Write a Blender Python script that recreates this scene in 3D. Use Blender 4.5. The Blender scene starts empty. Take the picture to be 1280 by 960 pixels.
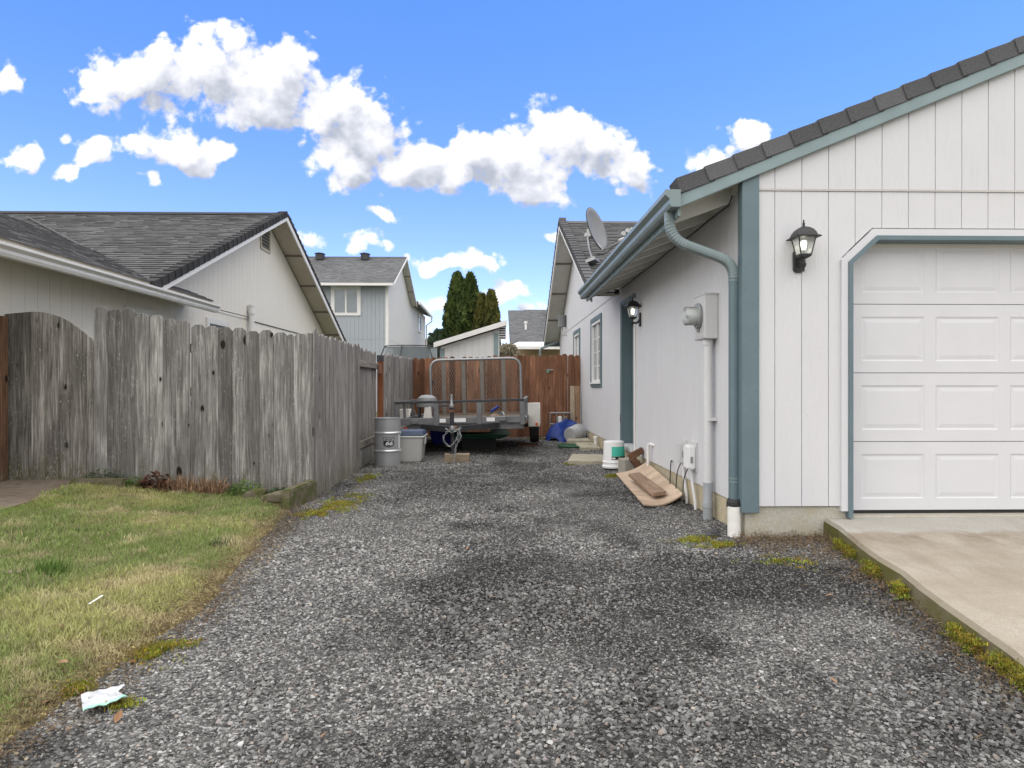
import bpy, bmesh, math, random
import numpy as np
from mathutils import Vector, Matrix
R = math.radians
random.seed(7); rng = np.random.default_rng(7)
scene = bpy.context.scene
COL = scene.collection

# ------------------------------------------------------------------ camera
cam = bpy.data.cameras.new('camera'); cam_o = bpy.data.objects.new('camera', cam); COL.objects.link(cam_o)
cam_o.location = (0, 0, 1.15); cam_o.rotation_euler = (R(90), 0, -R(1.34))
cam.sensor_width = 36; cam.lens = 24; cam.shift_y = 0.0023; cam.clip_start = 0.05; cam.clip_end = 2000
scene.camera = cam_o
scene.view_settings.view_transform = 'Standard'; scene.view_settings.look = 'None'
scene.view_settings.exposure = 0.72; scene.view_settings.gamma = 1; scene.view_settings.use_curve_mapping = False

scene.cycles.max_bounces = 6; scene.cycles.diffuse_bounces = 3; scene.cycles.glossy_bounces = 3; scene.cycles.transparent_max_bounces = 12
# ------------------------------------------------------------------ node helper
def node(nt, typ, ins=None, **props):
    n = nt.nodes.new(typ)
    for k, v in props.items(): setattr(n, k, v)
    for k, v in (ins or {}).items():
        s = n.inputs[k]
        if isinstance(v, bpy.types.NodeSocket): nt.links.new(v, s)
        else: s.default_value = v
    return n
def math_(nt, op, a, b=0.0, c=None, clamp=False):
    d = {0: a, 1: b}
    if c is not None: d[2] = c
    return node(nt, 'ShaderNodeMath', d, operation=op, use_clamp=clamp).outputs[0]
def ramp(nt, fac, stops, interp='LINEAR'):
    n = node(nt, 'ShaderNodeValToRGB', {0: fac}); cr = n.color_ramp; cr.interpolation = interp
    while len(cr.elements) < len(stops): cr.elements.new(0.5)
    for e, (p, c) in zip(cr.elements, stops):
        e.position = p
        if not hasattr(c, '__len__'): c = (c, c, c)
        e.color = (c[0], c[1], c[2], 1)
    return n.outputs[0]
def mix(nt, fac, a, b, blend='MIX'):
    n = node(nt, 'ShaderNodeMix', None, data_type='RGBA', blend_type=blend)
    for i, v in ((0, fac), (6, a), (7, b)):
        if isinstance(v, bpy.types.NodeSocket): nt.links.new(v, n.inputs[i])
        elif i and hasattr(v, '__len__') and len(v) == 3: n.inputs[i].default_value = (*v, 1)
        else: n.inputs[i].default_value = v
    return n.outputs[2]

# ------------------------------------------------------------------ world: blue sky with cumulus clouds placed by direction
world = bpy.data.worlds.new('World'); scene.world = world; world.use_nodes = True
SUN_EL, SUN_AZ = R(70), R(118)
def build_world():
    nt = world.node_tree; nt.nodes.clear()
    out = node(nt, 'ShaderNodeOutputWorld')
    sky = node(nt, 'ShaderNodeTexSky', None, sky_type='NISHITA', sun_disc=False, sun_elevation=SUN_EL, sun_rotation=SUN_AZ,
               altitude=2500, air_density=1.25, dust_density=0.0, ozone_density=3.0)
    hs = node(nt, 'ShaderNodeHueSaturation', {'Saturation': SKY_SAT, 'Value': SKY_VAL, 'Hue': 0.505, 'Color': sky.outputs[0]}).outputs[0]
    tc = node(nt, 'ShaderNodeTexCoord')
    zz = node(nt, 'ShaderNodeSeparateXYZ', {0: tc.outputs['Generated']}).outputs[2]
    hs = mix(nt, 1.0, hs, ramp(nt, zz, [(0.0, (0.96, 0.84, 0.95)), (0.22, (1.06, 0.86, 0.98)), (0.5, (1.0, 0.96, 1.03))]), 'MULTIPLY')
    D0 = node(nt, 'ShaderNodeVectorMath', {0: tc.outputs['Generated']}, operation='NORMALIZE').outputs[0]
    sep = node(nt, 'ShaderNodeSeparateXYZ', {0: D0}).outputs
    yy = math_(nt, 'MAXIMUM', sep[1], 0.12)
    u = math_(nt, 'DIVIDE', sep[0], yy); v = math_(nt, 'DIVIDE', sep[2], yy)
    P = node(nt, 'ShaderNodeCombineXYZ', {0: u, 1: v, 2: 0.0}).outputs[0]
    shades = [(0.0, (2.1, 2.25, 2.65)), (0.4, (3.3, 3.4, 3.75)), (0.75, (4.5, 4.5, 4.6)), (1.0, (5.1, 5.05, 5.0))]
    def cloud_col(lit): return ramp(nt, lit, shades)
    # ---- clouds seen over the driveway: lobes of cumulus, warped and broken by noise
    def density(off, detail, vor):
        p = P if off is None else node(nt, 'ShaderNodeVectorMath', {0: P, 1: off}, operation='ADD').outputs[0]
        wv = node(nt, 'ShaderNodeTexNoise', {'Vector': p, 'Scale': 7.0, 'Detail': 2.0, 'Roughness': 0.5}).outputs['Color']
        pw = node(nt, 'ShaderNodeVectorMath', {0: wv, 1: (0.08, 0.08, 0), 2: p}, operation='MULTIPLY_ADD').outputs[0]
        acc = None
        for (cu, cv, a, b) in CLOUDS:
            cu, cv = cu + 0.04, cv + 0.04
            mp = node(nt, 'ShaderNodeVectorMath', {0: pw, 1: (1 / a, 1 / b, 0), 2: (-cu / a, -cv / b, 0)}, operation='MULTIPLY_ADD').outputs[0]
            ln = node(nt, 'ShaderNodeVectorMath', {0: mp}, operation='LENGTH').outputs['Value']
            k = min(1.0, math.sqrt(a * b) / 0.045)
            s = math_(nt, 'MULTIPLY_ADD', ln, -k, k)
            acc = s if acc is None else math_(nt, 'MAXIMUM', acc, s)
        n1 = node(nt, 'ShaderNodeTexNoise', {'Vector': p, 'Scale': 20.0, 'Detail': detail, 'Roughness': 0.64}).outputs[0]
        d = math_(nt, 'MULTIPLY_ADD', n1, 1.5, math_(nt, 'ADD', acc, -0.58))
        if vor:
            vo = node(nt, 'ShaderNodeTexVoronoi', {'Vector': pw, 'Scale': 34.0, 'Detail': 1.0, 'Roughness': 0.5}, feature='F1').outputs[0]
            d = math_(nt, 'MULTIPLY_ADD', vo, -0.55, math_(nt, 'ADD', d, 0.24))
        return d
    a = density(None, 6.0, True); b = density((-0.012, 0.028, 0), 3.0, False)
    alpha = node(nt, 'ShaderNodeMapRange', {0: a, 1: 0.06, 2: 0.40, 3: 0.0, 4: 1.0}, interpolation_type='SMOOTHSTEP').outputs[0]
    lit = math_(nt, 'MULTIPLY_ADD', math_(nt, 'SUBTRACT', a, b), 0.6, 0.70)
    thick = node(nt, 'ShaderNodeMapRange', {0: b, 1: 0.2, 2: 1.0, 3: 0.12, 4: -0.26}).outputs[0]
    lit = math_(nt, 'ADD', lit, thick, clamp=True)
    front = node(nt, 'ShaderNodeBackground', {'Strength': SKY_STR, 'Color': mix(nt, alpha, hs, cloud_col(lit))})
    # ---- clouds over the rest of the sky, one noise field
    g1 = node(nt, 'ShaderNodeTexNoise', {'Vector': D0, 'Scale': 2.6, 'Detail': 4.0, 'Roughness': 0.58}).outputs[0]
    inside = lambda x, lo, hi, m: math_(nt, 'MULTIPLY', node(nt, 'ShaderNodeMapRange', {0: x, 1: lo - m, 2: lo, 3: 0.0, 4: 1.0}).outputs[0], node(nt, 'ShaderNodeMapRange', {0: x, 1: hi, 2: hi + m, 3: 1.0, 4: 0.0}).outputs[0])
    soft = math_(nt, 'MULTIPLY', math_(nt, 'MULTIPLY', inside(u, -0.95, 0.95, 0.2), inside(v, 0.0, 0.64, 0.15)), math_(nt, 'GREATER_THAN', sep[1], 0.2))
    gd = math_(nt, 'SUBTRACT', math_(nt, 'MULTIPLY_ADD', g1, 4.0, -1.05), math_(nt, 'MULTIPLY', soft, 3.0))
    ga = node(nt, 'ShaderNodeMapRange', {0: gd, 1: 0.0, 2: 0.5, 3: 0.0, 4: 1.0}, interpolation_type='SMOOTHSTEP').outputs[0]
    rest = node(nt, 'ShaderNodeBackground', {'Strength': SKY_STR, 'Color': mix(nt, ga, hs, cloud_col(math_(nt, 'MULTIPLY_ADD', gd, -0.12, 0.92, clamp=True)))})
    hard = math_(nt, 'GREATER_THAN', soft, 0.995)
    ms = node(nt, 'ShaderNodeMixShader', {0: hard, 1: rest.outputs[0], 2: front.outputs[0]})
    nt.links.new(ms.outputs[0], out.inputs[0])
SKY_SAT, SKY_VAL, SKY_STR = 1.22, 1.16, 0.15
def dirpx(px, py):  # photograph direction -> tangent coordinates (u, v) of the world's +Y axis
    c, s = math.cos(R(1.34)), math.sin(R(1.34)); a = (px - 640) / 853; b = -(py - 483) / 853
    y = c - s * a
    return (c * a + s) / y, b / y
CLOUDS = []
for (px, py, hw, hh, t) in [
    # the long cloud bank
    (180, 100, 78, 46, 10), (262, 92, 98, 58, 0), (340, 94, 84, 58, -10), (405, 130, 68, 54, -35), (320, 120, 75, 36, 0),
    (450, 165, 70, 62, -30), (440, 205, 52, 36, 0), (520, 200, 65, 34, -10), (585, 205, 70, 40, 5), (650, 205, 75, 50, 0), (700, 165, 55, 50, 20),
    (745, 180, 50, 40, -10), (795, 200, 36, 38, -30), (660, 235, 60, 26, 0), (560, 225, 70, 22, 0), (125, 115, 22, 12, 0),
    # the small clouds
    (172, 176, 40, 20, -20), (228, 182, 46, 24, -15), (275, 180, 26, 16, -20), (252, 200, 26, 13, 0), (120, 195, 24, 30, 25), (98, 212, 30, 14, 0),
    (25, 190, 26, 20, -30), (80, 170, 17, 11, 0), (185, 217, 20, 13, 0), (12, 95, 22, 24, -40), (66, 140, 11, 9, 0),
    (935, 178, 44, 24, 25), (885, 200, 26, 18, 0), (905, 190, 24, 16, 0), (480, 268, 24, 13, 0), (685, 288, 22, 10, 10), (388, 306, 26, 18, 0), (455, 310, 27, 17, 5),
    (538, 337, 40, 16, -5), (585, 330, 30, 22, 0), (615, 334, 26, 15, 0), (638, 372, 36, 17, 0), (545, 390, 26, 14, -20), (660, 385, 30, 12, 0),
    (530, 405, 20, 10, 0), (640, 395, 22, 14, 0)]:
    u, v = dirpx(px, py); CLOUDS.append((u, v, 1.1 * hw / 853, 1.1 * hh / 853))
build_world()
world.cycles.sampling_method = 'MANUAL'; world.cycles.sample_map_resolution = 256
sun = bpy.data.lights.new('sun', 'SUN'); sun.energy = 2.1; sun.angle = R(140); sun.color = (1.0, 0.96, 0.905)
sun_o = bpy.data.objects.new('sun', sun); COL.objects.link(sun_o)
sd = Vector((-0.88 * math.cos(SUN_EL), -0.475 * math.cos(SUN_EL), math.sin(SUN_EL)))
sun_o.rotation_euler = (-sd).to_track_quat('-Z', 'Y').to_euler(); sun_o.location = (-6, -10, 15)

# ------------------------------------------------------------------ numeric noise for layout
_tab = rng.random((256, 256))
def vnoise(x, y, s=1.0, o=0):
    x = np.asarray(x, float) * s + o * 17.3; y = np.asarray(y, float) * s + o * 7.1
    xi = np.floor(x).astype(int); yi = np.floor(y).astype(int); fx = x - xi; fy = y - yi
    fx = fx * fx * (3 - 2 * fx); fy = fy * fy * (3 - 2 * fy)
    t = lambda i, j: _tab[i & 255, j & 255]
    return (t(xi, yi) * (1 - fx) + t(xi + 1, yi) * fx) * (1 - fy) + (t(xi, yi + 1) * (1 - fx) + t(xi + 1, yi + 1) * fx) * fy
def fbm(x, y, s=1.0, o=0, n=3):
    return sum(vnoise(x, y, s * 2 ** k, o + k) * 0.5 ** k for k in range(n)) / sum(0.5 ** k for k in range(n))
def sstep(a, b, x): 
    t = np.clip((np.asarray(x, float) - a) / (b - a), 0, 1); return t * t * (3 - 2 * t)
def lawn_edge(y):
    e = np.interp(y, [0, 2.36, 2.95, 3.45, 4.46, 5.3, 6.1, 6.4, 7.2], [-1.72, -1.60, -1.55, -1.53, -1.66, -1.76, -1.86, -1.95, -1.98])
    return e + 0.09 * (fbm(y, 0.3 * np.asarray(y), 3.0, 5) - 0.5)
def gravel_z(x, y):
    z = 0.035 * (fbm(x, y, 0.9, 1) - 0.5) + 0.012 * (fbm(x, y, 4.0, 2) - 0.5)
    z = z + 0.025 * sstep(1.25, 1.85, x) * sstep(4.2, 5.0, y) - 0.05 * sstep(1.2, 2.0, x) * (1 - sstep(2.6, 4.6, y))
    z = z + 0.03 * sstep(10, 14.5, y)
    return z
def lawn_z(x, y):
    d = np.minimum(lawn_edge(y) - x, 2.5)
    return 0.012 + 0.13 * sstep(0.0, 2.4, d) * sstep(2.0, 6.5, y) + 0.03 * sstep(0, 0.35, d) + 0.03 * (fbm(x, y, 2.2, 3) - 0.5) * sstep(0, 0.4, d)

# ------------------------------------------------------------------ materials
def newmat(name):
    m = bpy.data.materials.new(name); m.use_nodes = True; nt = m.node_tree
    return m, nt, nt.nodes['Principled BSDF']
def coords(nt, rand=True):
    tc = node(nt, 'ShaderNodeTexCoord').outputs['Object']
    if not rand: return tc
    oi = node(nt, 'ShaderNodeObjectInfo').outputs['Random']
    off = node(nt, 'ShaderNodeCombineXYZ', {0: math_(nt, 'MULTIPLY', oi, 37.0), 1: math_(nt, 'MULTIPLY', oi, 53.0), 2: math_(nt, 'MULTIPLY', oi, 71.0)}).outputs[0]
    return node(nt, 'ShaderNodeVectorMath', {0: tc, 1: off}, operation='ADD').outputs[0]
def scaled(nt, v, s): return node(nt, 'ShaderNodeVectorMath', {0: v, 1: s}, operation='MULTIPLY').outputs[0]
def bump(nt, b, h, strength=0.3, dist=0.01):
    n = node(nt, 'ShaderNodeBump', {'Height': h, 'Strength': strength, 'Distance': dist}); nt.links.new(n.outputs[0], b.inputs['Normal'])
def plain(name, col, rough=0.6, metal=0.0, var=0.12, scale=4.0, bumpv=0.0, bscale=60, spec=0.5, speck=0.0):
    """painted / plastic / metal surface with uneven tone, grime and fine relief"""
    m, nt, b = newmat(name); v = coords(nt)
    n1 = node(nt, 'ShaderNodeTexNoise', {'Vector': v, 'Scale': scale, 'Detail': 5.0, 'Roughness': 0.6}).outputs[0]
    f = ramp(nt, n1, [(0.25, 1 - var), (0.75, 1 + var * 0.5)])
    c = mix(nt, 1.0, (*col, 1), f, 'MULTIPLY')
    if speck:
        n2 = node(nt, 'ShaderNodeTexNoise', {'Vector': v, 'Scale': scale * 14, 'Detail': 3.0}).outputs[0]
        c = mix(nt, ramp(nt, n2, [(0.62, 0.0), (0.72, speck)]), c, tuple(x * 0.45 for x in col))
    nt.links.new(c, b.inputs['Base Color'])
    rr = ramp(nt, n1, [(0.2, min(1, rough + 0.1)), (0.8, max(0.05, rough - 0.08))]); nt.links.new(rr, b.inputs['Roughness'])
    b.inputs['Metallic'].default_value = metal; b.inputs['Specular IOR Level'].default_value = spec
    if bumpv:
        n3 = node(nt, 'ShaderNodeTexNoise', {'Vector': v, 'Scale': bscale, 'Detail': 4.0}).outputs[0]; bump(nt, b, n3, bumpv, 0.004)
    return m
def siding(name, col, along_x=True):
    """wood-grain embossed panel siding"""
    m, nt, b = newmat(name); v = coords(nt)
    g = node(nt, 'ShaderNodeTexNoise', {'Vector': scaled(nt, v, (38, 38, 5)), 'Scale': 1.0, 'Detail': 6.0, 'Roughness': 0.62, 'Distortion': 0.8}).outputs[0]
    f = node(nt, 'ShaderNodeTexNoise', {'Vector': scaled(nt, v, (120, 120, 22)), 'Scale': 1.0, 'Detail': 3.0}).outputs[0]
    n = node(nt, 'ShaderNodeTexNoise', {'Vector': v, 'Scale': 1.3, 'Detail': 4.0}).outputs[0]
    dirt = node(nt, 'ShaderNodeTexNoise', {'Vector': scaled(nt, v, (22, 22, 14)), 'Scale': 1.0, 'Detail': 4.0}).outputs[0]
    c = mix(nt, ramp(nt, n, [(0.3, 0.0), (0.75, 1.0)]), tuple(x * 0.95 for x in col), col)
    c = mix(nt, ramp(nt, dirt, [(0.7, 0.0), (0.78, 0.35)]), c, (col[0] * 0.62, col[1] * 0.58, col[2] * 0.52))
    c = mix(nt, ramp(nt, g, [(0.30, 0.13), (0.42, 0.0)]), c, tuple(x * 0.6 for x in col))
    nt.links.new(c, b.inputs['Base Color']); b.inputs['Roughness'].default_value = 0.62; b.inputs['Specular IOR Level'].default_value = 0.3
    bump(nt, b, math_(nt, 'ADD', g, math_(nt, 'MULTIPLY', f, 0.35)), 0.6, 0.007)
    return m
def wood(name, light, dark, knot=0.9, moss=0.0, fleck=0.0, grain=1.0, rough=0.85, axis='z', hue=0.12):
    """plank with grain along one axis, knots, checks, flecks, and moss near the ground"""
    m, nt, b = newmat(name); raw = node(nt, 'ShaderNodeTexCoord').outputs['Object']; v = coords(nt)
    oi = node(nt, 'ShaderNodeObjectInfo').outputs['Random']
    if axis == 'x': perm = (2, 1, 0)
    elif axis == 'y': perm = (0, 2, 1)
    else: perm = (0, 1, 2)
    if axis != 'z':
        def sw(vec):
            s = node(nt, 'ShaderNodeSeparateXYZ', {0: vec})
            return node(nt, 'ShaderNodeCombineXYZ', {i: s.outputs[perm[i]] for i in range(3)}).outputs[0]
        v = sw(v)
    ds = node(nt, 'ShaderNodeTexNoise', {'Vector': scaled(nt, v, (3, 3, 1.2)), 'Scale': 1.0, 'Detail': 2.0}).outputs['Color']
    ds = node(nt, 'ShaderNodeVectorMath', {0: ds, 'Scale': 0.05}, operation='SCALE').outputs[0]
    vd = node(nt, 'ShaderNodeVectorMath', {0: v, 1: ds}, operation='ADD').outputs[0]
    g1 = node(nt, 'ShaderNodeTexNoise', {'Vector': scaled(nt, vd, (46, 46, 1.6)), 'Scale': 1.0, 'Detail': 5.0, 'Roughness': 0.65}).outputs[0]
    g2 = node(nt, 'ShaderNodeTexNoise', {'Vector': scaled(nt, vd, (170, 170, 3.0)), 'Scale': 1.0, 'Detail': 3.0, 'Roughness': 0.6}).outputs[0]
    blot = node(nt, 'ShaderNodeTexNoise', {'Vector': scaled(nt, v, (4, 4, 1.4)), 'Scale': 1.0, 'Detail': 5.0, 'Roughness': 0.6}).outputs[0]
    c = mix(nt, ramp(nt, g1, [(0.36, 0.0), (0.66, 1.0)]), dark, light)
    c = mix(nt, ramp(nt, g2, [(0.35, 0.45 * grain), (0.55, 0.0)]), c, tuple(x * 0.45 for x in dark))
    c = mix(nt, ramp(nt, blot, [(0.42, 0.62), (0.62, 0.0)]), c, tuple(x * 0.66 for x in dark))
    tone = ramp(nt, oi, [(0.0, 1 - hue * 1.6), (0.5, 1.0), (1.0, 1 + hue)])
    c = mix(nt, 1.0, c, tone, 'MULTIPLY')
    vo = node(nt, 'ShaderNodeTexVoronoi', {'Vector': scaled(nt, vd, (6.5, 6.5, 3.6)), 'Scale': 1.0, 'Randomness': 1.0})
    rsel = node(nt, 'ShaderNodeSeparateColor', {0: vo.outputs['Color']}).outputs[0]
    rad = math_(nt, 'MULTIPLY_ADD', math_(nt, 'SUBTRACT', rsel, 0.42), 0.34, 0.0)
    kd = math_(nt, 'SUBTRACT', vo.outputs['Distance'], rad)
    kn = node(nt, 'ShaderNodeMapRange', {0: kd, 1: -0.012, 2: 0.015, 3: knot, 4: 0.0}).outputs[0]
    halo = node(nt, 'ShaderNodeMapRange', {0: kd, 1: 0.0, 2: 0.09, 3: 0.55 * knot, 4: 0.0}).outputs[0]
    c = mix(nt, halo, c, tuple(x * 0.62 for x in dark)); c = mix(nt, kn, c, (0.018, 0.014, 0.012))
    if fleck:
        fl = node(nt, 'ShaderNodeTexNoise', {'Vector': scaled(nt, v, (95, 95, 22)), 'Scale': 1.0, 'Detail': 2.0}).outputs[0]
        fz = node(nt, 'ShaderNodeTexNoise', {'Vector': scaled(nt, v, (3, 3, 2)), 'Scale': 1.0, 'Detail': 2.0}).outputs[0]
        ff = math_(nt, 'MULTIPLY', ramp(nt, fl, [(0.64, 0.0), (0.70, 1.0)]), ramp(nt, fz, [(0.4, 0.0), (0.6, fleck)]))
        c = mix(nt, ff, c, (0.55, 0.55, 0.52))
    if moss:
        hz = node(nt, 'ShaderNodeSeparateXYZ', {0: raw}).outputs[2]
        mn = node(nt, 'ShaderNodeTexNoise', {'Vector': scaled(nt, v, (14, 14, 7)), 'Scale': 1.0, 'Detail': 5.0}).outputs[0]
        hh = math_(nt, 'SUBTRACT', math_(nt, 'MULTIPLY_ADD', mn, 0.9, -0.30), hz)
        mm = node(nt, 'ShaderNodeMapRange', {0: hh, 1: -0.1, 2: 0.16, 3: 0.0, 4: moss}).outputs[0]
        c = mix(nt, mm, c, (0.10, 0.095, 0.05))
        sp = node(nt, 'ShaderNodeTexNoise', {'Vector': scaled(nt, v, (60, 60, 30)), 'Scale': 1.0, 'Detail': 3.0}).outputs[0]
        c = mix(nt, math_(nt, 'MULTIPLY', mm, ramp(nt, sp, [(0.55, 0.0), (0.66, 0.8)])), c, (0.40, 0.40, 0.34))
    nt.links.new(c, b.inputs['Base Color']); b.inputs['Roughness'].default_value = rough; b.inputs['Specular IOR Level'].default_value = 0.15
    h = math_(nt, 'ADD', math_(nt, 'MULTIPLY', g1, 0.6), math_(nt, 'MULTIPLY', g2, 0.5)); h = math_(nt, 'SUBTRACT', h, math_(nt, 'MULTIPLY', kn, 0.8))
    bump(nt, b, h, 0.7, 0.006)
    return m
def concrete(name, light, dark, stain=None, sc=1.0, moss=None):
    m, nt, b = newmat(name); v = coords(nt)
    n1 = node(nt, 'ShaderNodeTexNoise', {'Vector': v, 'Scale': 1.7 * sc, 'Detail': 7.0, 'Roughness': 0.65}).outputs[0]
    n2 = node(nt, 'ShaderNodeTexNoise', {'Vector': v, 'Scale': 70 * sc, 'Detail': 4.0, 'Roughness': 0.7}).outputs[0]
    n3 = node(nt, 'ShaderNodeTexNoise', {'Vector': v, 'Scale': 9 * sc, 'Detail': 6.0, 'Roughness': 0.7}).outputs[0]
    c = mix(nt, ramp(nt, n1, [(0.3, 0.0), (0.7, 1.0)]), dark, light)
    c = mix(nt, ramp(nt, n2, [(0.4, 0.4), (0.62, 0.0)]), c, tuple(x * 0.6 for x in dark))
    if stain: c = mix(nt, ramp(nt, n3, [(0.45, 0.0), (0.68, 0.75)]), c, stain)
    if moss:
        n4 = node(nt, 'ShaderNodeTexNoise', {'Vector': v, 'Scale': 5 * sc, 'Detail': 5.0}).outputs[0]
        c = mix(nt, ramp(nt, n4, [(0.42, 0.0), (0.58, 0.9)]), c, moss)
    nt.links.new(c, b.inputs['Base Color']); b.inputs['Roughness'].default_value = 0.9; b.inputs['Specular IOR Level'].default_value = 0.2
    bump(nt, b, math_(nt, 'ADD', n2, math_(nt, 'MULTIPLY', n3, 0.7)), 0.5, 0.005)
    return m
def shingle(name, light, dark):
    m, nt, b = newmat(name); v = coords(nt, False)
    at = node(nt, 'ShaderNodeAttribute', None, attribute_name='tint', attribute_type='GEOMETRY').outputs['Fac']
    oi = node(nt, 'ShaderNodeObjectInfo').outputs['Random']
    n1 = node(nt, 'ShaderNodeTexNoise', {'Vector': v, 'Scale': 90, 'Detail': 4.0, 'Roughness': 0.8}).outputs[0]
    n2 = node(nt, 'ShaderNodeTexNoise', {'Vector': v, 'Scale': 0.6, 'Detail': 4.0}).outputs[0]
    f = math_(nt, 'ADD', math_(nt, 'MULTIPLY', n1, 0.9), math_(nt, 'MULTIPLY_ADD', at, 0.14, 0.06))
    f = math_(nt, 'ADD', f, math_(nt, 'MULTIPLY_ADD', n2, 0.3, -0.15)); f = math_(nt, 'ADD', f, math_(nt, 'MULTIPLY_ADD', oi, 0.2, -0.25))
    c = ramp(nt, f, [(0.15, dark), (0.85, light)])
    nt.links.new(c, b.inputs['Base Color']); b.inputs['Roughness'].default_value = 0.95; b.inputs['Specular IOR Level'].default_value = 0.1
    bump(nt, b, n1, 0.5, 0.004)
    return m
def tinted(name, rough=0.8, spec=0.3, sub=0.0, noise=0.25, nscale=40.0):
    """surface whose colour is carried by the instance (gravel, grass, moss)"""
    m, nt, b = newmat(name)
    at = node(nt, 'ShaderNodeAttribute', None, attribute_name='tint', attribute_type='INSTANCER').outputs['Color']
    v = coords(nt)
    n1 = node(nt, 'ShaderNodeTexNoise', {'Vector': v, 'Scale': nscale, 'Detail': 3.0}).outputs[0]
    c = mix(nt, 1.0, at, ramp(nt, n1, [(0.3, 1 - noise), (0.7, 1 + noise)]), 'MULTIPLY')
    nt.links.new(c, b.inputs['Base Color']); b.inputs['Roughness'].default_value = rough; b.inputs['Specular IOR Level'].default_value = spec
    if sub:
        tr = node(nt, 'ShaderNodeBsdfTranslucent', {0: c}); mx = node(nt, 'ShaderNodeMixShader', {0: sub, 1: b.outputs[0], 2: tr.outputs[0]})
        nt.links.new(mx.outputs[0], nt.nodes['Material Output'].inputs[0])
    return m
def leafmat(name, c1, c2, c3, scale=3.0):
    m, nt, b = newmat(name); v = coords(nt)
    n1 = node(nt, 'ShaderNodeTexNoise', {'Vector': v, 'Scale': scale, 'Detail': 4.0, 'Roughness': 0.7}).outputs[0]
    c = ramp(nt, n1, [(0.3, c1), (0.5, c2), (0.72, c3)])
    nt.links.new(c, b.inputs['Base Color']); b.inputs['Roughness'].default_value = 0.7; b.inputs['Specular IOR Level'].default_value = 0.2
    tr = node(nt, 'ShaderNodeBsdfTranslucent', {0: c}); mx = node(nt, 'ShaderNodeMixShader', {0: 0.25, 1: b.outputs[0], 2: tr.outputs[0]})
    nt.links.new(mx.outputs[0], nt.nodes['Material Output'].inputs[0])
    return m
def glass(name, tint, rough=0.03, alpha=0.25):
    """thin clear pane: mostly see-through, glossy reflection"""
    m, nt, b = newmat(name); nt.nodes.remove(b)
    tr = node(nt, 'ShaderNodeBsdfTransparent', {0: (*tint, 1)}); gl = node(nt, 'ShaderNodeBsdfGlossy', {'Roughness': rough})
    df = node(nt, 'ShaderNodeBsdfDiffuse', {0: (*tint, 1)})
    m1 = node(nt, 'ShaderNodeMixShader', {0: alpha, 1: tr.outputs[0], 2: df.outputs[0]})
    fr = node(nt, 'ShaderNodeFresnel', {0: 1.5}); m2 = node(nt, 'ShaderNodeMixShader', {0: fr.outputs[0], 1: m1.outputs[0], 2: gl.outputs[0]})
    nt.links.new(m2.outputs[0], nt.nodes['Material Output'].inputs[0]); return m
def emit(name, col, s):
    m, nt, b = newmat(name); b.inputs['Base Color'].default_value = (*col, 1); b.inputs['Emission Color'].default_value = (*col, 1); b.inputs['Emission Strength'].default_value = s
    return m

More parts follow.
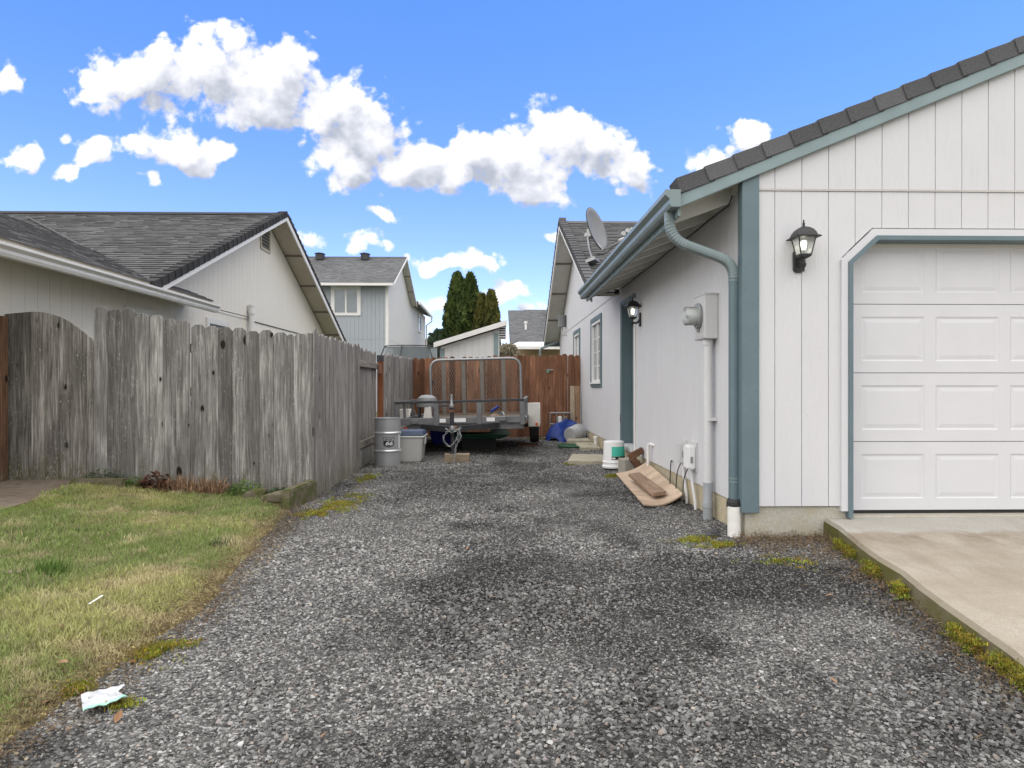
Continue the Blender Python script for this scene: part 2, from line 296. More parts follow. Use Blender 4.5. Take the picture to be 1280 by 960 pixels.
M = dict(
    lookout=plain('lookout_brown', (0.19, 0.165, 0.14), 0.8),
    gatepost=wood('gate_post_wood', (0.26, 0.15, 0.09), (0.09, 0.05, 0.035), 1.0, moss=0.4),
    deck=wood('deck_grey_brown', (0.20, 0.165, 0.13), (0.11, 0.09, 0.07), 0.4, axis='x'), rampbar=plain('ramp_bar_steel', (0.19, 0.175, 0.155), 0.6, 0.3, var=0.2),
    siding=siding('siding_white', (0.62, 0.62, 0.64)), 
    cream=siding('siding_cream', (0.78, 0.745, 0.675)), greyside=siding('siding_grey', (0.36, 0.39, 0.42)), shedside=siding('siding_shed', (0.66, 0.66, 0.66)),
    groove=plain('groove_backing_paint', (0.5, 0.48, 0.46), 0.8), trim_white=plain('trim_white', (0.72, 0.71, 0.69), 0.55, var=0.08),  # groove: one even grey-beige paint for backing sheets and seams
    teal=plain('teal_paint', (0.118, 0.172, 0.195), 0.5, var=0.15, scale=3, speck=0.25), teal_light=plain('teal_fascia', (0.215, 0.285, 0.30), 0.5, var=0.12),
    gutter_teal=plain('gutter_teal', (0.20, 0.255, 0.268), 0.4, var=0.15, spec=0.5), doorwhite=plain('garage_door_white', (0.60, 0.60, 0.625), 0.42, var=0.04, bumpv=0.05, bscale=220),
    soffit=plain('soffit_paint', (0.68, 0.665, 0.63), 0.7, var=0.1), soffit_cream=plain('soffit_cream', (0.52, 0.47, 0.39), 0.7, var=0.1),
    foundation=concrete('foundation_yellow', (0.56, 0.49, 0.34), (0.44, 0.38, 0.27), (0.34, 0.30, 0.22)),
    foundation_front=concrete('foundation_grey', (0.50, 0.48, 0.42), (0.40, 0.38, 0.33), (0.36, 0.32, 0.22)),
    shingle=shingle('shingle_charcoal', (0.205, 0.207, 0.215), (0.064, 0.065, 0.07)), shingle_grey=shingle('shingle_grey', (0.235, 0.235, 0.24), (0.06, 0.06, 0.063)), shingle_dark=shingle('shingle_dark', (0.10, 0.10, 0.103), (0.03, 0.03, 0.032)),
    shingle_far=shingle('shingle_far', (0.22, 0.225, 0.235), (0.08, 0.082, 0.088)),
    black=plain('black_metal', (0.022, 0.022, 0.024), 0.45, var=0.3, scale=30, bumpv=0.4, bscale=200), rubber=plain('black_rubber', (0.02, 0.02, 0.021), 0.7),
    pvc=plain('white_pvc', (0.74, 0.73, 0.70), 0.4, var=0.15, scale=9, speck=0.4), greybox=plain('meter_enclosure', (0.56, 0.56, 0.56), 0.5, var=0.06), conduit=plain('painted_conduit', (0.62, 0.62, 0.63), 0.5, var=0.06),
    pvcgrey=plain('grey_pvc', (0.30, 0.32, 0.34), 0.5), steel=plain('trailer_steel', (0.17, 0.17, 0.175), 0.55, 0.3, var=0.3, scale=9, speck=0.4), darksteel=plain('dark_steel', (0.045, 0.045, 0.05), 0.6, 0.3, var=0.3),
    galv=plain('galvanised_tube', (0.30, 0.31, 0.32), 0.45, 0.6, var=0.2), silver=plain('drum_paint', (0.36, 0.365, 0.38), 0.38, 0.3, var=0.1), silver_hi=plain('drum_rib', (0.62, 0.63, 0.65), 0.3, 0.6, var=0.08),
    greyplastic=plain('tote_plastic', (0.46, 0.46, 0.44), 0.5, var=0.06), navy=plain('navy_lid', (0.035, 0.055, 0.11), 0.5), blue=plain('blue_tarp', (0.005, 0.034, 0.22), 0.5, var=0.3, spec=0.3), blue2=plain('blue_tub', (0.01, 0.02, 0.28), 0.5),
    white=plain('white_plastic', (0.78, 0.78, 0.78), 0.45, var=0.05), fender=plain('fender_white', (0.66, 0.64, 0.60), 0.5, var=0.18, speck=0.3), tealprint=plain('teal_label', (0.06, 0.50, 0.38), 0.5), ink=plain('black_ink', (0.015, 0.015, 0.017), 0.6),
    pail=plain('grey_pail', (0.40, 0.41, 0.42), 0.5), green=plain('green_plastic', (0.05, 0.14, 0.10), 0.5), greengrey=plain('greygreen_plastic', (0.22, 0.29, 0.26), 0.6), hose=plain('green_hose', (0.03, 0.12, 0.06), 0.5),
    orange=emit('amber_lens', (0.6, 0.14, 0.01), 0.0), red=plain('red_reflector', (0.50, 0.05, 0.04), 0.4), rust=plain('rusty_brown', (0.20, 0.09, 0.05), 0.85, var=0.3, scale=20),
    dishgrey=plain('dish_grey', (0.20, 0.205, 0.215), 0.5, var=0.1), lnb=plain('lnb_grey', (0.45, 0.45, 0.45), 0.5), cable=plain('cable_black', (0.03, 0.03, 0.03), 0.6),
    fence=wood('weathered_grey_fence', (0.49, 0.475, 0.455), (0.15, 0.142, 0.135), 1.0, moss=0.75, fleck=0.5, grain=1.4, hue=0.2), gate=wood('weathered_gate', (0.44, 0.415, 0.385), (0.115, 0.105, 0.096), 1.0, moss=0.8, fleck=0.5, hue=0.2, grain=1.3),
    fence_side=wood('weathered_side_fence', (0.46, 0.44, 0.415), (0.20, 0.188, 0.178), 0.6, moss=0.55, fleck=0.5, grain=1.2), cedar=wood('brown_cedar_fence', (0.38, 0.195, 0.115), (0.17, 0.08, 0.048), 0.9, hue=0.3, grain=1.0),
    post=wood('red_post', (0.26, 0.10, 0.045), (0.16, 0.06, 0.03), 0.3), rail=wood('grey_rail', (0.34, 0.31, 0.28), (0.2, 0.18, 0.16), 0.7, axis='y'),
    plank_v=wood('brown_plank_upright', (0.46, 0.31, 0.20), (0.29, 0.18, 0.115), 0.6), plank=wood('brown_plank', (0.42, 0.31, 0.22), (0.26, 0.17, 0.12), 0.5, axis='y'), ply=wood('plywood', (0.62, 0.50, 0.385), (0.50, 0.37, 0.27), 0.25, axis='x', grain=0.4, hue=0.0), plyedge=wood('plywood_edge', (0.30, 0.22, 0.16), (0.2, 0.14, 0.1), 0.1, axis='y'),
    block=wood('block_wood', (0.40, 0.33, 0.24), (0.27, 0.21, 0.15), 0.3, axis='x'), brownblock=wood('brown_offcut', (0.25, 0.135, 0.085), (0.15, 0.08, 0.05), 0.3, axis='x'), paleboard=wood('pale_board', (0.50, 0.41, 0.31), (0.36, 0.27, 0.19), 0.9),
    pad=None, slab=concrete('slab_concrete', (0.47, 0.43, 0.34), (0.36, 0.33, 0.26), (0.3, 0.27, 0.2)), greyblock=concrete('block_concrete', (0.44, 0.42, 0.37), (0.33, 0.31, 0.27), (0.25, 0.23, 0.19), 3.0),
    mossblock=concrete('mossy_block', (0.22, 0.19, 0.14), (0.13, 0.11, 0.08), (0.10, 0.085, 0.055), 2.0, (0.075, 0.085, 0.025)), path=concrete('path_concrete', (0.25, 0.205, 0.165), (0.165, 0.13, 0.10), (0.10, 0.075, 0.055)),
    stone=tinted('gravel_stone', 0.75, 0.35), grass=tinted('grass_blade', 0.6, 0.25, 0.3, 0.15), mossm=tinted('moss_tuft', 0.9, 0.1, 0.2),
    glass=glass('window_glass', (0.75, 0.8, 0.82)), lampglass=glass('lamp_glass', (0.9, 0.93, 0.92), 0.12, 0.3), interior=plain('dark_interior', (0.06, 0.065, 0.07), 0.8), curtain=plain('pale_blind', (0.45, 0.47, 0.5), 0.8),
    bulb=emit('lit_bulb', (1.0, 0.92, 0.78), 3.5), net=glass('trampoline_net', (0.25, 0.28, 0.30), 0.6, 0.45),
    dry=leafmat('dry_blades', (0.14, 0.08, 0.05), (0.30, 0.19, 0.12), (0.42, 0.31, 0.20), 14), deadleaf=leafmat('dead_leaves', (0.05, 0.025, 0.018), (0.10, 0.045, 0.03), (0.17, 0.08, 0.05), 12),
    weed=leafmat('weed_leaves', (0.05, 0.10, 0.02), (0.11, 0.19, 0.045), (0.19, 0.27, 0.08), 10), darkweed=leafmat('dark_weed', (0.02, 0.045, 0.02), (0.045, 0.085, 0.035), (0.10, 0.14, 0.07), 10),
    conifer=leafmat('arborvitae_leaf', (0.023, 0.042, 0.015), (0.067, 0.104, 0.027), (0.162, 0.190, 0.053), 1.4), conifer2=leafmat('arborvitae_leaf_brown', (0.038, 0.046, 0.019), (0.114, 0.123, 0.034), (0.247, 0.209, 0.067), 1.4), fartree=leafmat('far_tree_leaf', (0.03, 0.05, 0.03), (0.06, 0.085, 0.05), (0.10, 0.13, 0.08), 0.8), bush=leafmat('pale_bush_leaf', (0.2, 0.17, 0.12), (0.3, 0.27, 0.2), (0.36, 0.34, 0.26), 0.8),
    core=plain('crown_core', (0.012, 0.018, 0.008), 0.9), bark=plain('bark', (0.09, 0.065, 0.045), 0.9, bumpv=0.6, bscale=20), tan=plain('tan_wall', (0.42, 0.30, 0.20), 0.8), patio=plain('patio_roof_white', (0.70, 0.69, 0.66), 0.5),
    leaf=leafmat('fallen_leaf', (0.16, 0.08, 0.04), (0.32, 0.18, 0.10), (0.45, 0.30, 0.19), 9), bag=plain('clear_bag', (0.58, 0.60, 0.64), 0.25, var=0.35, scale=22, speck=0.8), zip=plain('bag_zip', (0.35, 0.72, 0.52), 0.35), blackplastic=plain('black_plastic_scrap', (0.03, 0.03, 0.033), 0.45), pine=plain('bark_scrap', (0.30, 0.235, 0.20), 0.9, var=0.4, scale=30, bumpv=0.5),
)

# ------------------------------------------------------------------ mesh builder
class MB:
    def __init__(s): s.v = []; s.f = []
    def quadbox(s, p):          # p: 8 points, bottom ring then top ring
        n = len(s.v); s.v += [tuple(q) for q in p]
        s.f += [tuple(n + i for i in q) for q in ((3, 2, 1, 0), (4, 5, 6, 7), (0, 1, 5, 4), (1, 2, 6, 5), (2, 3, 7, 6), (3, 0, 4, 7))]; return s
    def box(s, x0, y0, z0, x1, y1, z1):
        return s.quadbox([(x0, y0, z0), (x1, y0, z0), (x1, y1, z0), (x0, y1, z0), (x0, y0, z1), (x1, y0, z1), (x1, y1, z1), (x0, y1, z1)])
    def obox(s, c, ax, h):
        c = Vector(c); a = [Vector(ax[i]).normalized() * h[i] for i in range(3)]
        return s.quadbox([c + a[0] * i + a[1] * j + a[2] * k for k in (-1, 1) for (i, j) in ((-1, -1), (1, -1), (1, 1), (-1, 1))])
    def prism(s, poly, plane, d0, d1):
        n = len(s.v); k = len(poly)
        def put(a, b, d): return {'xz': (a, d, b), 'yz': (d, a, b), 'xy': (a, b, d)}[plane]
        s.v += [put(a, b, d0) for a, b in poly] + [put(a, b, d1) for a, b in poly]
        s.f += [tuple(range(n, n + k)), tuple(range(n + 2 * k - 1, n + k - 1, -1))]
        s.f += [(n + i, n + k + i, n + k + (i + 1) % k, n + (i + 1) % k) for i in range(k)]; return s
    def sweep(s, path, prof, closed=False, up=(0, 0, 1), scl=None, cap=True):
        """sweep a 2-D profile [(a, b)] along 3-D path"""
        P = [Vector(p) for p in path]; n0 = len(s.v); k = len(prof); N = len(P); prev = None
        for i, p in enumerate(P):
            a = P[i - 1] if (i > 0 or closed) else P[i]; b = P[(i + 1) % N] if (i < N - 1 or closed) else P[i]
            t = (b - a).normalized()
            if prev is None:
                u = Vector(up); 
                if abs(u.dot(t)) > 0.95: u = Vector((0, 1, 0)) if abs(t.y) < 0.9 else Vector((1, 0, 0))
            else: u = prev
            side = t.cross(u).normalized(); u = side.cross(t).normalized(); prev = u
            q = 1.0 if scl is None else scl[i]
            s.v += [tuple(p + side * (x * q) + u * (y * q)) for x, y in prof]
        for i in range(N if closed else N - 1):
            for j in range(k):
                a = n0 + i * k + j; b = n0 + i * k + (j + 1) % k; c = n0 + ((i + 1) % N) * k + (j + 1) % k; d = n0 + ((i + 1) % N) * k + j
                s.f.append((a, b, c, d))
        if not closed and cap:
            s.f.append(tuple(range(n0 + k - 1, n0 - 1, -1))); s.f.append(tuple(range(n0 + (N - 1) * k, n0 + N * k)))
        return s
    def tube(s, path, r, n=8, closed=False, scl=None):
        return s.sweep(path, [(r * math.cos(2 * math.pi * i / n), r * math.sin(2 * math.pi * i / n)) for i in range(n)], closed, scl=scl)
    def lathe(s, prof, c=(0, 0, 0), n=24, axis='z', cap=True):
        n0 = len(s.v); k = len(prof)
        for i in range(n):
            a = 2 * math.pi * i / n
            for r, z in prof:
                x, y = r * math.cos(a), r * math.sin(a)
                p = {'z': (x, y, z), 'x': (z, x, y), 'y': (x, z, y)}[axis]
                s.v.append((p[0] + c[0], p[1] + c[1], p[2] + c[2]))
        for i in range(n):
            for j in range(k - 1):
                s.f.append((n0 + i * k + j, n0 + ((i + 1) % n) * k + j, n0 + ((i + 1) % n) * k + j + 1, n0 + i * k + j + 1))
        if cap:
            if prof[0][0] > 1e-6: s.f.append(tuple(n0 + i * k for i in range(n - 1, -1, -1)))
            if prof[-1][0] > 1e-6: s.f.append(tuple(n0 + i * k + k - 1 for i in range(n)))
        return s
    def poly(s, pts):
        n = len(s.v); s.v += [tuple(p) for p in pts]; s.f.append(tuple(range(n, n + len(pts)))); return s
    def build(s, name, mat, parent=None, smooth=False, bevel=0.0, origin=None, kind=None, label=None):
        me = bpy.data.meshes.new(name)
        V = np.array(s.v, float); 
        po = Vector(WO[parent.name]) if parent is not None else Vector((0, 0, 0))
        if origin is None: origin = ((V[:, 0].min() + V[:, 0].max()) / 2, (V[:, 1].min() + V[:, 1].max()) / 2, V[:, 2].min())
        V = V - np.array(origin)
        me.from_pydata([tuple(p) for p in V.tolist()], [], s.f)
        bm = bmesh.new(); bm.from_mesh(me)
        bmesh.ops.recalc_face_normals(bm, faces=bm.faces)
        if bevel:
            es = [e for e in bm.edges if len(e.link_faces) == 2 and e.calc_face_angle(0) > 0.5]
            bmesh.ops.bevel(bm, geom=es, offset=bevel, segments=1 if bevel < 0.012 else 2, affect='EDGES', clamp_overlap=True)
        bm.to_mesh(me); bm.free()
        if smooth:
            me.shade_smooth(); me.set_sharp_from_angle(angle=R(38))
        me.materials.append(mat if not isinstance(mat, str) else M[mat])
        o = bpy.data.objects.new(name, me); COL.objects.link(o)
        o.location = Vector(origin) - po
        if parent is not None: o.parent = parent
        WO[o.name] = tuple(origin)
        if kind: o['kind'] = kind
        if label: o['label'] = label
        return o
WO = {}
def thing(name, label, cat, loc=(0, 0, 0), group=None):
    o = bpy.data.objects.new(name, None); COL.objects.link(o); o.location = loc; o.empty_display_size = 0.2
    o['label'] = label; o['category'] = cat; WO[o.name] = tuple(loc)
    if group: o['group'] = group
    return o
def tag(o, label, cat, group=None):
    o['label'] = label; o['category'] = cat
    if group: o['group'] = group
    return o
def bez(p0, p1, p2, n=8):
    p0, p1, p2 = Vector(p0), Vector(p1), Vector(p2)
    return [tuple(p0 * (1 - t) ** 2 + p1 * 2 * t * (1 - t) + p2 * t * t) for t in [i / n for i in range(n + 1)]]
def smoothpath(pts, n=6):
    P = [Vector(p) for p in pts]; out = []
    for i in range(len(P) - 1):
        a = P[max(i - 1, 0)]; b = P[i]; c = P[i + 1]; d = P[min(i + 2, len(P) - 1)]
        for k in range(n):
            t = k / n; out.append(tuple(0.5 * ((2 * b) + (c - a) * t + (2 * a - 5 * b + 4 * c - d) * t * t + (3 * b - a - 3 * c + d) * t ** 3)))
    out.append(tuple(P[-1])); return out

# ------------------------------------------------------------------ scattering by geometry nodes (gravel, grass, moss)
def proto_collection(name, meshes, mat):
    c = bpy.data.collections.new(name)
    for i, (v, f) in enumerate(meshes):
        me = bpy.data.meshes.new(name); me.from_pydata(v, [], f); me.materials.append(M[mat])
        o = bpy.data.objects.new('%s_%02d' % (name, i), me); c.objects.link(o)
    return c
def scatter(name, coll, nproto, pts, rot, scl, tint, label, cat):
    n = len(pts); me = bpy.data.meshes.new(name); me.vertices.add(n)
    me.vertices.foreach_set('co', np.asarray(pts, np.float32).ravel())
    for an, typ, dat in (('rot', 'FLOAT_VECTOR', rot), ('scl', 'FLOAT_VECTOR', scl)):
        a = me.attributes.new(an, typ, 'POINT'); a.data.foreach_set('vector', np.asarray(dat, np.float32).ravel())
    a = me.attributes.new('tint', 'FLOAT_COLOR', 'POINT'); a.data.foreach_set('color', np.c_[tint, np.ones(n)].astype(np.float32).ravel())
    a = me.attributes.new('pick', 'INT', 'POINT'); a.data.foreach_set('value', rng.integers(0, nproto, n).astype(np.int32))
    o = bpy.data.objects.new(name, me); COL.objects.link(o); o['kind'] = 'stuff'; o['label'] = label; o['category'] = cat
    g = bpy.data.node_groups.new(name + '_scatter', 'GeometryNodeTree')
    g.interface.new_socket('Geometry', in_out='INPUT', socket_type='NodeSocketGeometry'); g.interface.new_socket('Geometry', in_out='OUTPUT', socket_type='NodeSocketGeometry')
    gi = node(g, 'NodeGroupInput'); go = node(g, 'NodeGroupOutput')
    ci = node(g, 'GeometryNodeCollectionInfo', {'Collection': coll, 'Separate Children': True, 'Reset Children': True})
    na = lambda nm, t: node(g, 'GeometryNodeInputNamedAttribute', {'Name': nm}, data_type=t).outputs['Attribute']
    ip = node(g, 'GeometryNodeInstanceOnPoints', {'Points': gi.outputs[0], 'Instance': ci.outputs[0], 'Pick Instance': True, 'Instance Index': na('pick', 'INT'),
              'Rotation': na('rot', 'FLOAT_VECTOR'), 'Scale': na('scl', 'FLOAT_VECTOR')})
    g.links.new(ip.outputs[0], go.inputs[0])
    md = o.modifiers.new('scatter', 'NODES'); md.node_group = g
    return o
def rock_mesh():
    bm = bmesh.new()
    for _ in range(11):
        d = Vector(rng.normal(size=3)).normalized() * rng.uniform(0.75, 1.0)
        bm.verts.new((d.x * 0.5, d.y * 0.42, d.z * 0.27))
    bmesh.ops.convex_hull(bm, input=bm.verts)
    bmesh.ops.delete(bm, geom=[v for v in bm.verts if not v.link_faces], context='VERTS')
    bm.verts.index_update(); r = ([tuple(v.co) for v in bm.verts], [tuple(v.index for v in f.verts) for f in bm.faces]); bm.free(); return r
def tuft_mesh(nb, h, spread, w, droop=0.5):
    v, f = [], []
    for _ in range(nb):
        a = rng.uniform(0, 6.283); l = h * rng.uniform(0.5, 1.1); b = rng.normal(size=2) * spread * 0.5; lean = rng.uniform(0.15, 1.0) * droop
        d = np.array([math.cos(a), math.sin(a)]); p = np.array([-d[1], d[0]]) * w * rng.uniform(0.6, 1.2); n = len(v)
        m = b + d * l * lean * 0.35; t = b + d * l * lean
        zz = l * math.sqrt(max(0.05, 1 - (lean * 0.9) ** 2))
        v += [(*(b - p), 0), (*(b + p), 0), (*(m + p * 0.8), zz * 0.6), (*(m - p * 0.8), zz * 0.6), (*t, zz)]
        f += [(n, n + 1, n + 2, n + 3), (n + 3, n + 2, n + 4)]
    return v, f

# ================================================================== THE SETTING
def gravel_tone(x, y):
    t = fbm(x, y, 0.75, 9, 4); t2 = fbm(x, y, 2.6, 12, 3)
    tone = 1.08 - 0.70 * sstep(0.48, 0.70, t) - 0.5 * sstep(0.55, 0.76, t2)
    under = sstep(11.0, 11.6, y) * (1 - sstep(14.0, 14.6, y)) * sstep(-1.85, -1.5, x) * (1 - sstep(0.3, 0.75, x + 0.3 * (t2 - 0.5)))  # trailer's shade painted into the gravel tone
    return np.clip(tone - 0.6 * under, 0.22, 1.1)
def grid_sheet(name, xs, ys, zf, mat, keep=None, attr=None, kind='structure'):
    X, Y = np.meshgrid(xs, ys); Z = zf(X, Y); nx, ny = len(xs), len(ys)
    v = np.c_[X.ravel(), Y.ravel(), Z.ravel()]
    idx = np.arange(nx * ny).reshape(ny, nx)
    q = np.c_[idx[:-1, :-1].ravel(), idx[:-1, 1:].ravel(), idx[1:, 1:].ravel(), idx[1:, :-1].ravel()]
    if keep is not None:
        c = v[q].mean(axis=1); q = q[keep(c[:, 0], c[:, 1])]
    me = bpy.data.meshes.new(name); me.from_pydata(v.tolist(), [], q.tolist()); me.shade_smooth()
    if attr is not None:
        a = me.attributes.new('tint', 'FLOAT_COLOR', 'POINT'); a.data.foreach_set('color', np.c_[attr(v[:, 0], v[:, 1]), np.ones(len(v))].astype(np.float32).ravel())
    me.materials.append(mat); o = bpy.data.objects.new(name, me); COL.objects.link(o)
    if kind: o['kind'] = kind
    return o
def bedmat(name, c_lo, c_hi, scale, attr=True, gap=0.5):
    m, nt, b = newmat(name); v = coords(nt, False)
    vo = node(nt, 'ShaderNodeTexVoronoi', {'Vector': v, 'Scale': scale}); ed = node(nt, 'ShaderNodeTexVoronoi', {'Vector': v, 'Scale': scale}, feature='DISTANCE_TO_EDGE').outputs[0]
    r = node(nt, 'ShaderNodeSeparateColor', {0: vo.outputs['Color']}).outputs[0]
    c = ramp(nt, r, [(0.0, c_lo), (0.75, c_hi), (0.9, tuple(min(1, x * 1.7) for x in c_hi)), (1.0, tuple(min(1, x * 2.3) for x in c_hi))])
    c = mix(nt, ramp(nt, ed, [(0.02, gap), (0.14, 0.0)]), c, tuple(x * 0.4 for x in c_lo))
    n = node(nt, 'ShaderNodeTexNoise', {'Vector': v, 'Scale': 1.3, 'Detail': 5.0}).outputs[0]
    c = mix(nt, 1.0, c, ramp(nt, n, [(0.3, 0.75), (0.7, 1.15)]), 'MULTIPLY')
    if attr:
        at = node(nt, 'ShaderNodeAttribute', None, attribute_name='tint', attribute_type='GEOMETRY').outputs['Color']; c = mix(nt, 1.0, c, at, 'MULTIPLY')
    nt.links.new(c, b.inputs['Base Color']); b.inputs['Roughness'].default_value = 0.9; b.inputs['Specular IOR Level'].default_value = 0.2
    bump(nt, b, math_(nt, 'MINIMUM', ed, 0.25), 0.9, 0.02)
    return m
# broad ground to the horizon
gm, gnt, gb = newmat('yard_ground'); gv = coords(gnt, False)
gn = node(gnt, 'ShaderNodeTexNoise', {'Vector': gv, 'Scale': 0.6, 'Detail': 6.0}).outputs[0]
gnt.links.new(ramp(gnt, gn, [(0.35, (0.09, 0.075, 0.05)), (0.6, (0.07, 0.10, 0.035))]), gb.inputs['Base Color']); gb.inputs['Roughness'].default_value = 0.95
o = MB().box(-400, -60, -0.6, 400, 700, -0.12).build('ground', gm, origin=(0, 0, 0)); o['kind'] = 'structure'
M['bed'] = bedmat('gravel_bed', (0.035, 0.034, 0.033), (0.17, 0.168, 0.163), 60)
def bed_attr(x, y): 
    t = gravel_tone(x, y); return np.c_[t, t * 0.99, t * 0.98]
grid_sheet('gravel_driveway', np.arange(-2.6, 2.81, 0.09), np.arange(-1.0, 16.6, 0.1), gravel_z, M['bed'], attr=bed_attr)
# lawn sheet
def lawn_tint(x, y):
    a = fbm(x, y, 1.1, 21, 4); b_ = fbm(x, y, 5.0, 22, 3); d = lawn_edge(y) - x
    g = np.array([0.205, 0.265, 0.085]); yl = np.array([0.37, 0.37, 0.15]); st = np.array([0.52, 0.44, 0.28]); br = np.array([0.11, 0.10, 0.03])
    w1 = sstep(0.42, 0.66, a)[:, None]; w2 = (sstep(0.56, 0.76, b_) * 0.7)[:, None]; w3 = (1 - sstep(0.0, 0.16, d))[:, None] * 0.8
    c = g * (1 - w1) + yl * w1; c = c * (1 - w2) + st * w2; c = c * (1 - w3 * 0.8) + st * 0.85 * w3 * 0.8
    lush = (sstep(5.0, 5.8, y) * sstep(1.6, 2.6, d))[:, None]; c = c * (1 - 0.6 * lush) + np.array([0.27, 0.37, 0.06]) * 0.6 * lush
    return c
M['soil'] = bedmat('lawn_soil', (0.05, 0.042, 0.028), (0.12, 0.105, 0.065), 70, gap=0.3)
def soil_attr(x, y): return lawn_tint(x, y) * 3.4 + 0.3
lw = grid_sheet('lawn', np.arange(-9, -1.3, 0.07), np.arange(-1.0, 7.25, 0.1), lambda x, y: lawn_z(x, y) * sstep(-0.05, 0.05, lawn_edge(y) - x) - 0.03 * (1 - sstep(-0.06, 0.02, lawn_edge(y) - x)), M['soil'],
                keep=lambda x, y: x < lawn_edge(y) + 0.08, attr=soil_attr)
# concrete driveway pad in front of the garage: falls towards the street
def padmat():
    m, nt, b = newmat('pad_concrete'); v = coords(nt, False)
    n1 = node(nt, 'ShaderNodeTexNoise', {'Vector': scaled(nt, v, (0.8, 1.6, 1)), 'Scale': 1.5, 'Detail': 7.0, 'Roughness': 0.65}).outputs[0]
    n2 = node(nt, 'ShaderNodeTexNoise', {'Vector': v, 'Scale': 130, 'Detail': 4.0, 'Roughness': 0.8}).outputs[0]
    n3 = node(nt, 'ShaderNodeTexNoise', {'Vector': scaled(nt, v, (2.2, 1.0, 1)), 'Scale': 2.1, 'Detail': 6.0, 'Roughness': 0.7}).outputs[0]
    y = node(nt, 'ShaderNodeSeparateXYZ', {0: v}).outputs[1]
    c = mix(nt, ramp(nt, n1, [(0.3, 0.0), (0.7, 1.0)]), (0.30, 0.255, 0.20), (0.43, 0.39, 0.335))
    yy = math_(nt, 'MULTIPLY_ADD', n3, 0.5, math_(nt, 'SUBTRACT', y, 0.25))
    band = node(nt, 'ShaderNodeMapRange', {0: yy, 1: 4.62, 2: 4.72, 3: 0.0, 4: 1.0}).outputs[0]
    c = mix(nt, band, c, mix(nt, ramp(nt, n1, [(0.3, 0.0), (0.7, 1.0)]), (0.39, 0.375, 0.34), (0.47, 0.455, 0.425)))
    st = math_(nt, 'MULTIPLY', node(nt, 'ShaderNodeMapRange', {0: yy, 1: 4.2, 2: 4.62, 3: 0.15, 4: 1.0}).outputs[0], ramp(nt, n3, [(0.40, 0.0), (0.62, 0.7)]))
    st = math_(nt, 'MULTIPLY', st, math_(nt, 'SUBTRACT', 1.0, band))
    c = mix(nt, st, c, (0.17, 0.115, 0.07))
    c = mix(nt, ramp(nt, n2, [(0.38, 0.55), (0.56, 0.0)]), c, (0.20, 0.17, 0.13))
    n5 = node(nt, 'ShaderNodeTexNoise', {'Vector': scaled(nt, v, (3.5, 0.7, 1)), 'Scale': 1.6, 'Detail': 6.0, 'Roughness': 0.7}).outputs[0]
    c = mix(nt, ramp(nt, n5, [(0.5, 0.0), (0.66, 0.4)]), c, (0.22, 0.185, 0.145))
    nz = node(nt, 'ShaderNodeSeparateXYZ', {0: node(nt, 'ShaderNodeNewGeometry').outputs['True Normal']}).outputs[2]
    c = mix(nt, node(nt, 'ShaderNodeMapRange', {0: nz, 1: 0.45, 2: 0.8, 3: 1.0, 4: 0.0}).outputs[0], c, mix(nt, ramp(nt, n3, [(0.4, 0.0), (0.6, 1.0)]), (0.17, 0.145, 0.10), (0.10, 0.095, 0.03)))
    nt.links.new(c, b.inputs['Base Color']); b.inputs['Roughness'].default_value = 0.88; b.inputs['Specular IOR Level'].default_value = 0.25
    bump(nt, b, n2, 0.4, 0.004); return m
mb = MB()
pz = lambda y: 0.157 - 0.0465 * (5.10 - y)
pts = [(2.48 - 0.148 * (5.10 - y), y) for y in np.linspace(-1.2, 5.10, 26)]
jit = [(x + 0.012 * math.sin(7 * y) + rng.normal() * 0.004, y) for x, y in pts]
top = [(x, y, pz(y)) for x, y in jit]
n0 = 0; mb.v = []; k = len(top)
mb.v = [(x + 0.02, y, z) for x, y, z in top] + [(x, y, z - 0.022) for x, y, z in top] + [(x - 0.01, y, z - 0.25) for x, y, z in top] + [(9.0, y, z) for x, y, z in top]
for i in range(k - 1):
    mb.f += [(i, i + 1, k + i + 1, k + i), (k + i, k + i + 1, 2 * k + i + 1, 2 * k + i), (i + 1, i, 3 * k + i, 3 * k + i + 1)]
o = mb.build('concrete_driveway', padmat(), origin=(0, 0, 0)); o['kind'] = 'structure'
# garden path at the gate
gp_ = [(-3.93, 1.0), (-3.94, 4.5), (-3.95, 5.56), (-3.97, 5.85), (-4.03, 6.25), (-4.05, 6.6), (-4.06, 7.14), (-7.5, 7.14), (-7.5, 1.0)]
mb = MB(); k = len(gp_); mb.v = [(x, y, 0.195 - 0.02 * (7.14 - y)) for x, y in gp_] + [(x, y, -0.1) for x, y in gp_]
mb.f = [tuple(range(k))] + [(i, (i + 1) % k, k + (i + 1) % k, k + i) for i in range(k)]
o = mb.build('garden_path', M['path'], origin=(0, 0, 0)); o['kind'] = 'structure'

# ================================================================== THE HOUSE WITH THE GARAGE
WX, FY = 1.857, 5.07                         # side wall plane and garage front plane
zf = lambda x: 2.759 + 0.4167 * (x - 2.038)  # underside line of the garage rake
RX = 5.28                                    # garage ridge
house = thing('house', 'white sided house with teal trim and a garage beside the gravel driveway', 'house', (WX, FY, 0))
PB = 0.2032; GAP = 0.0042
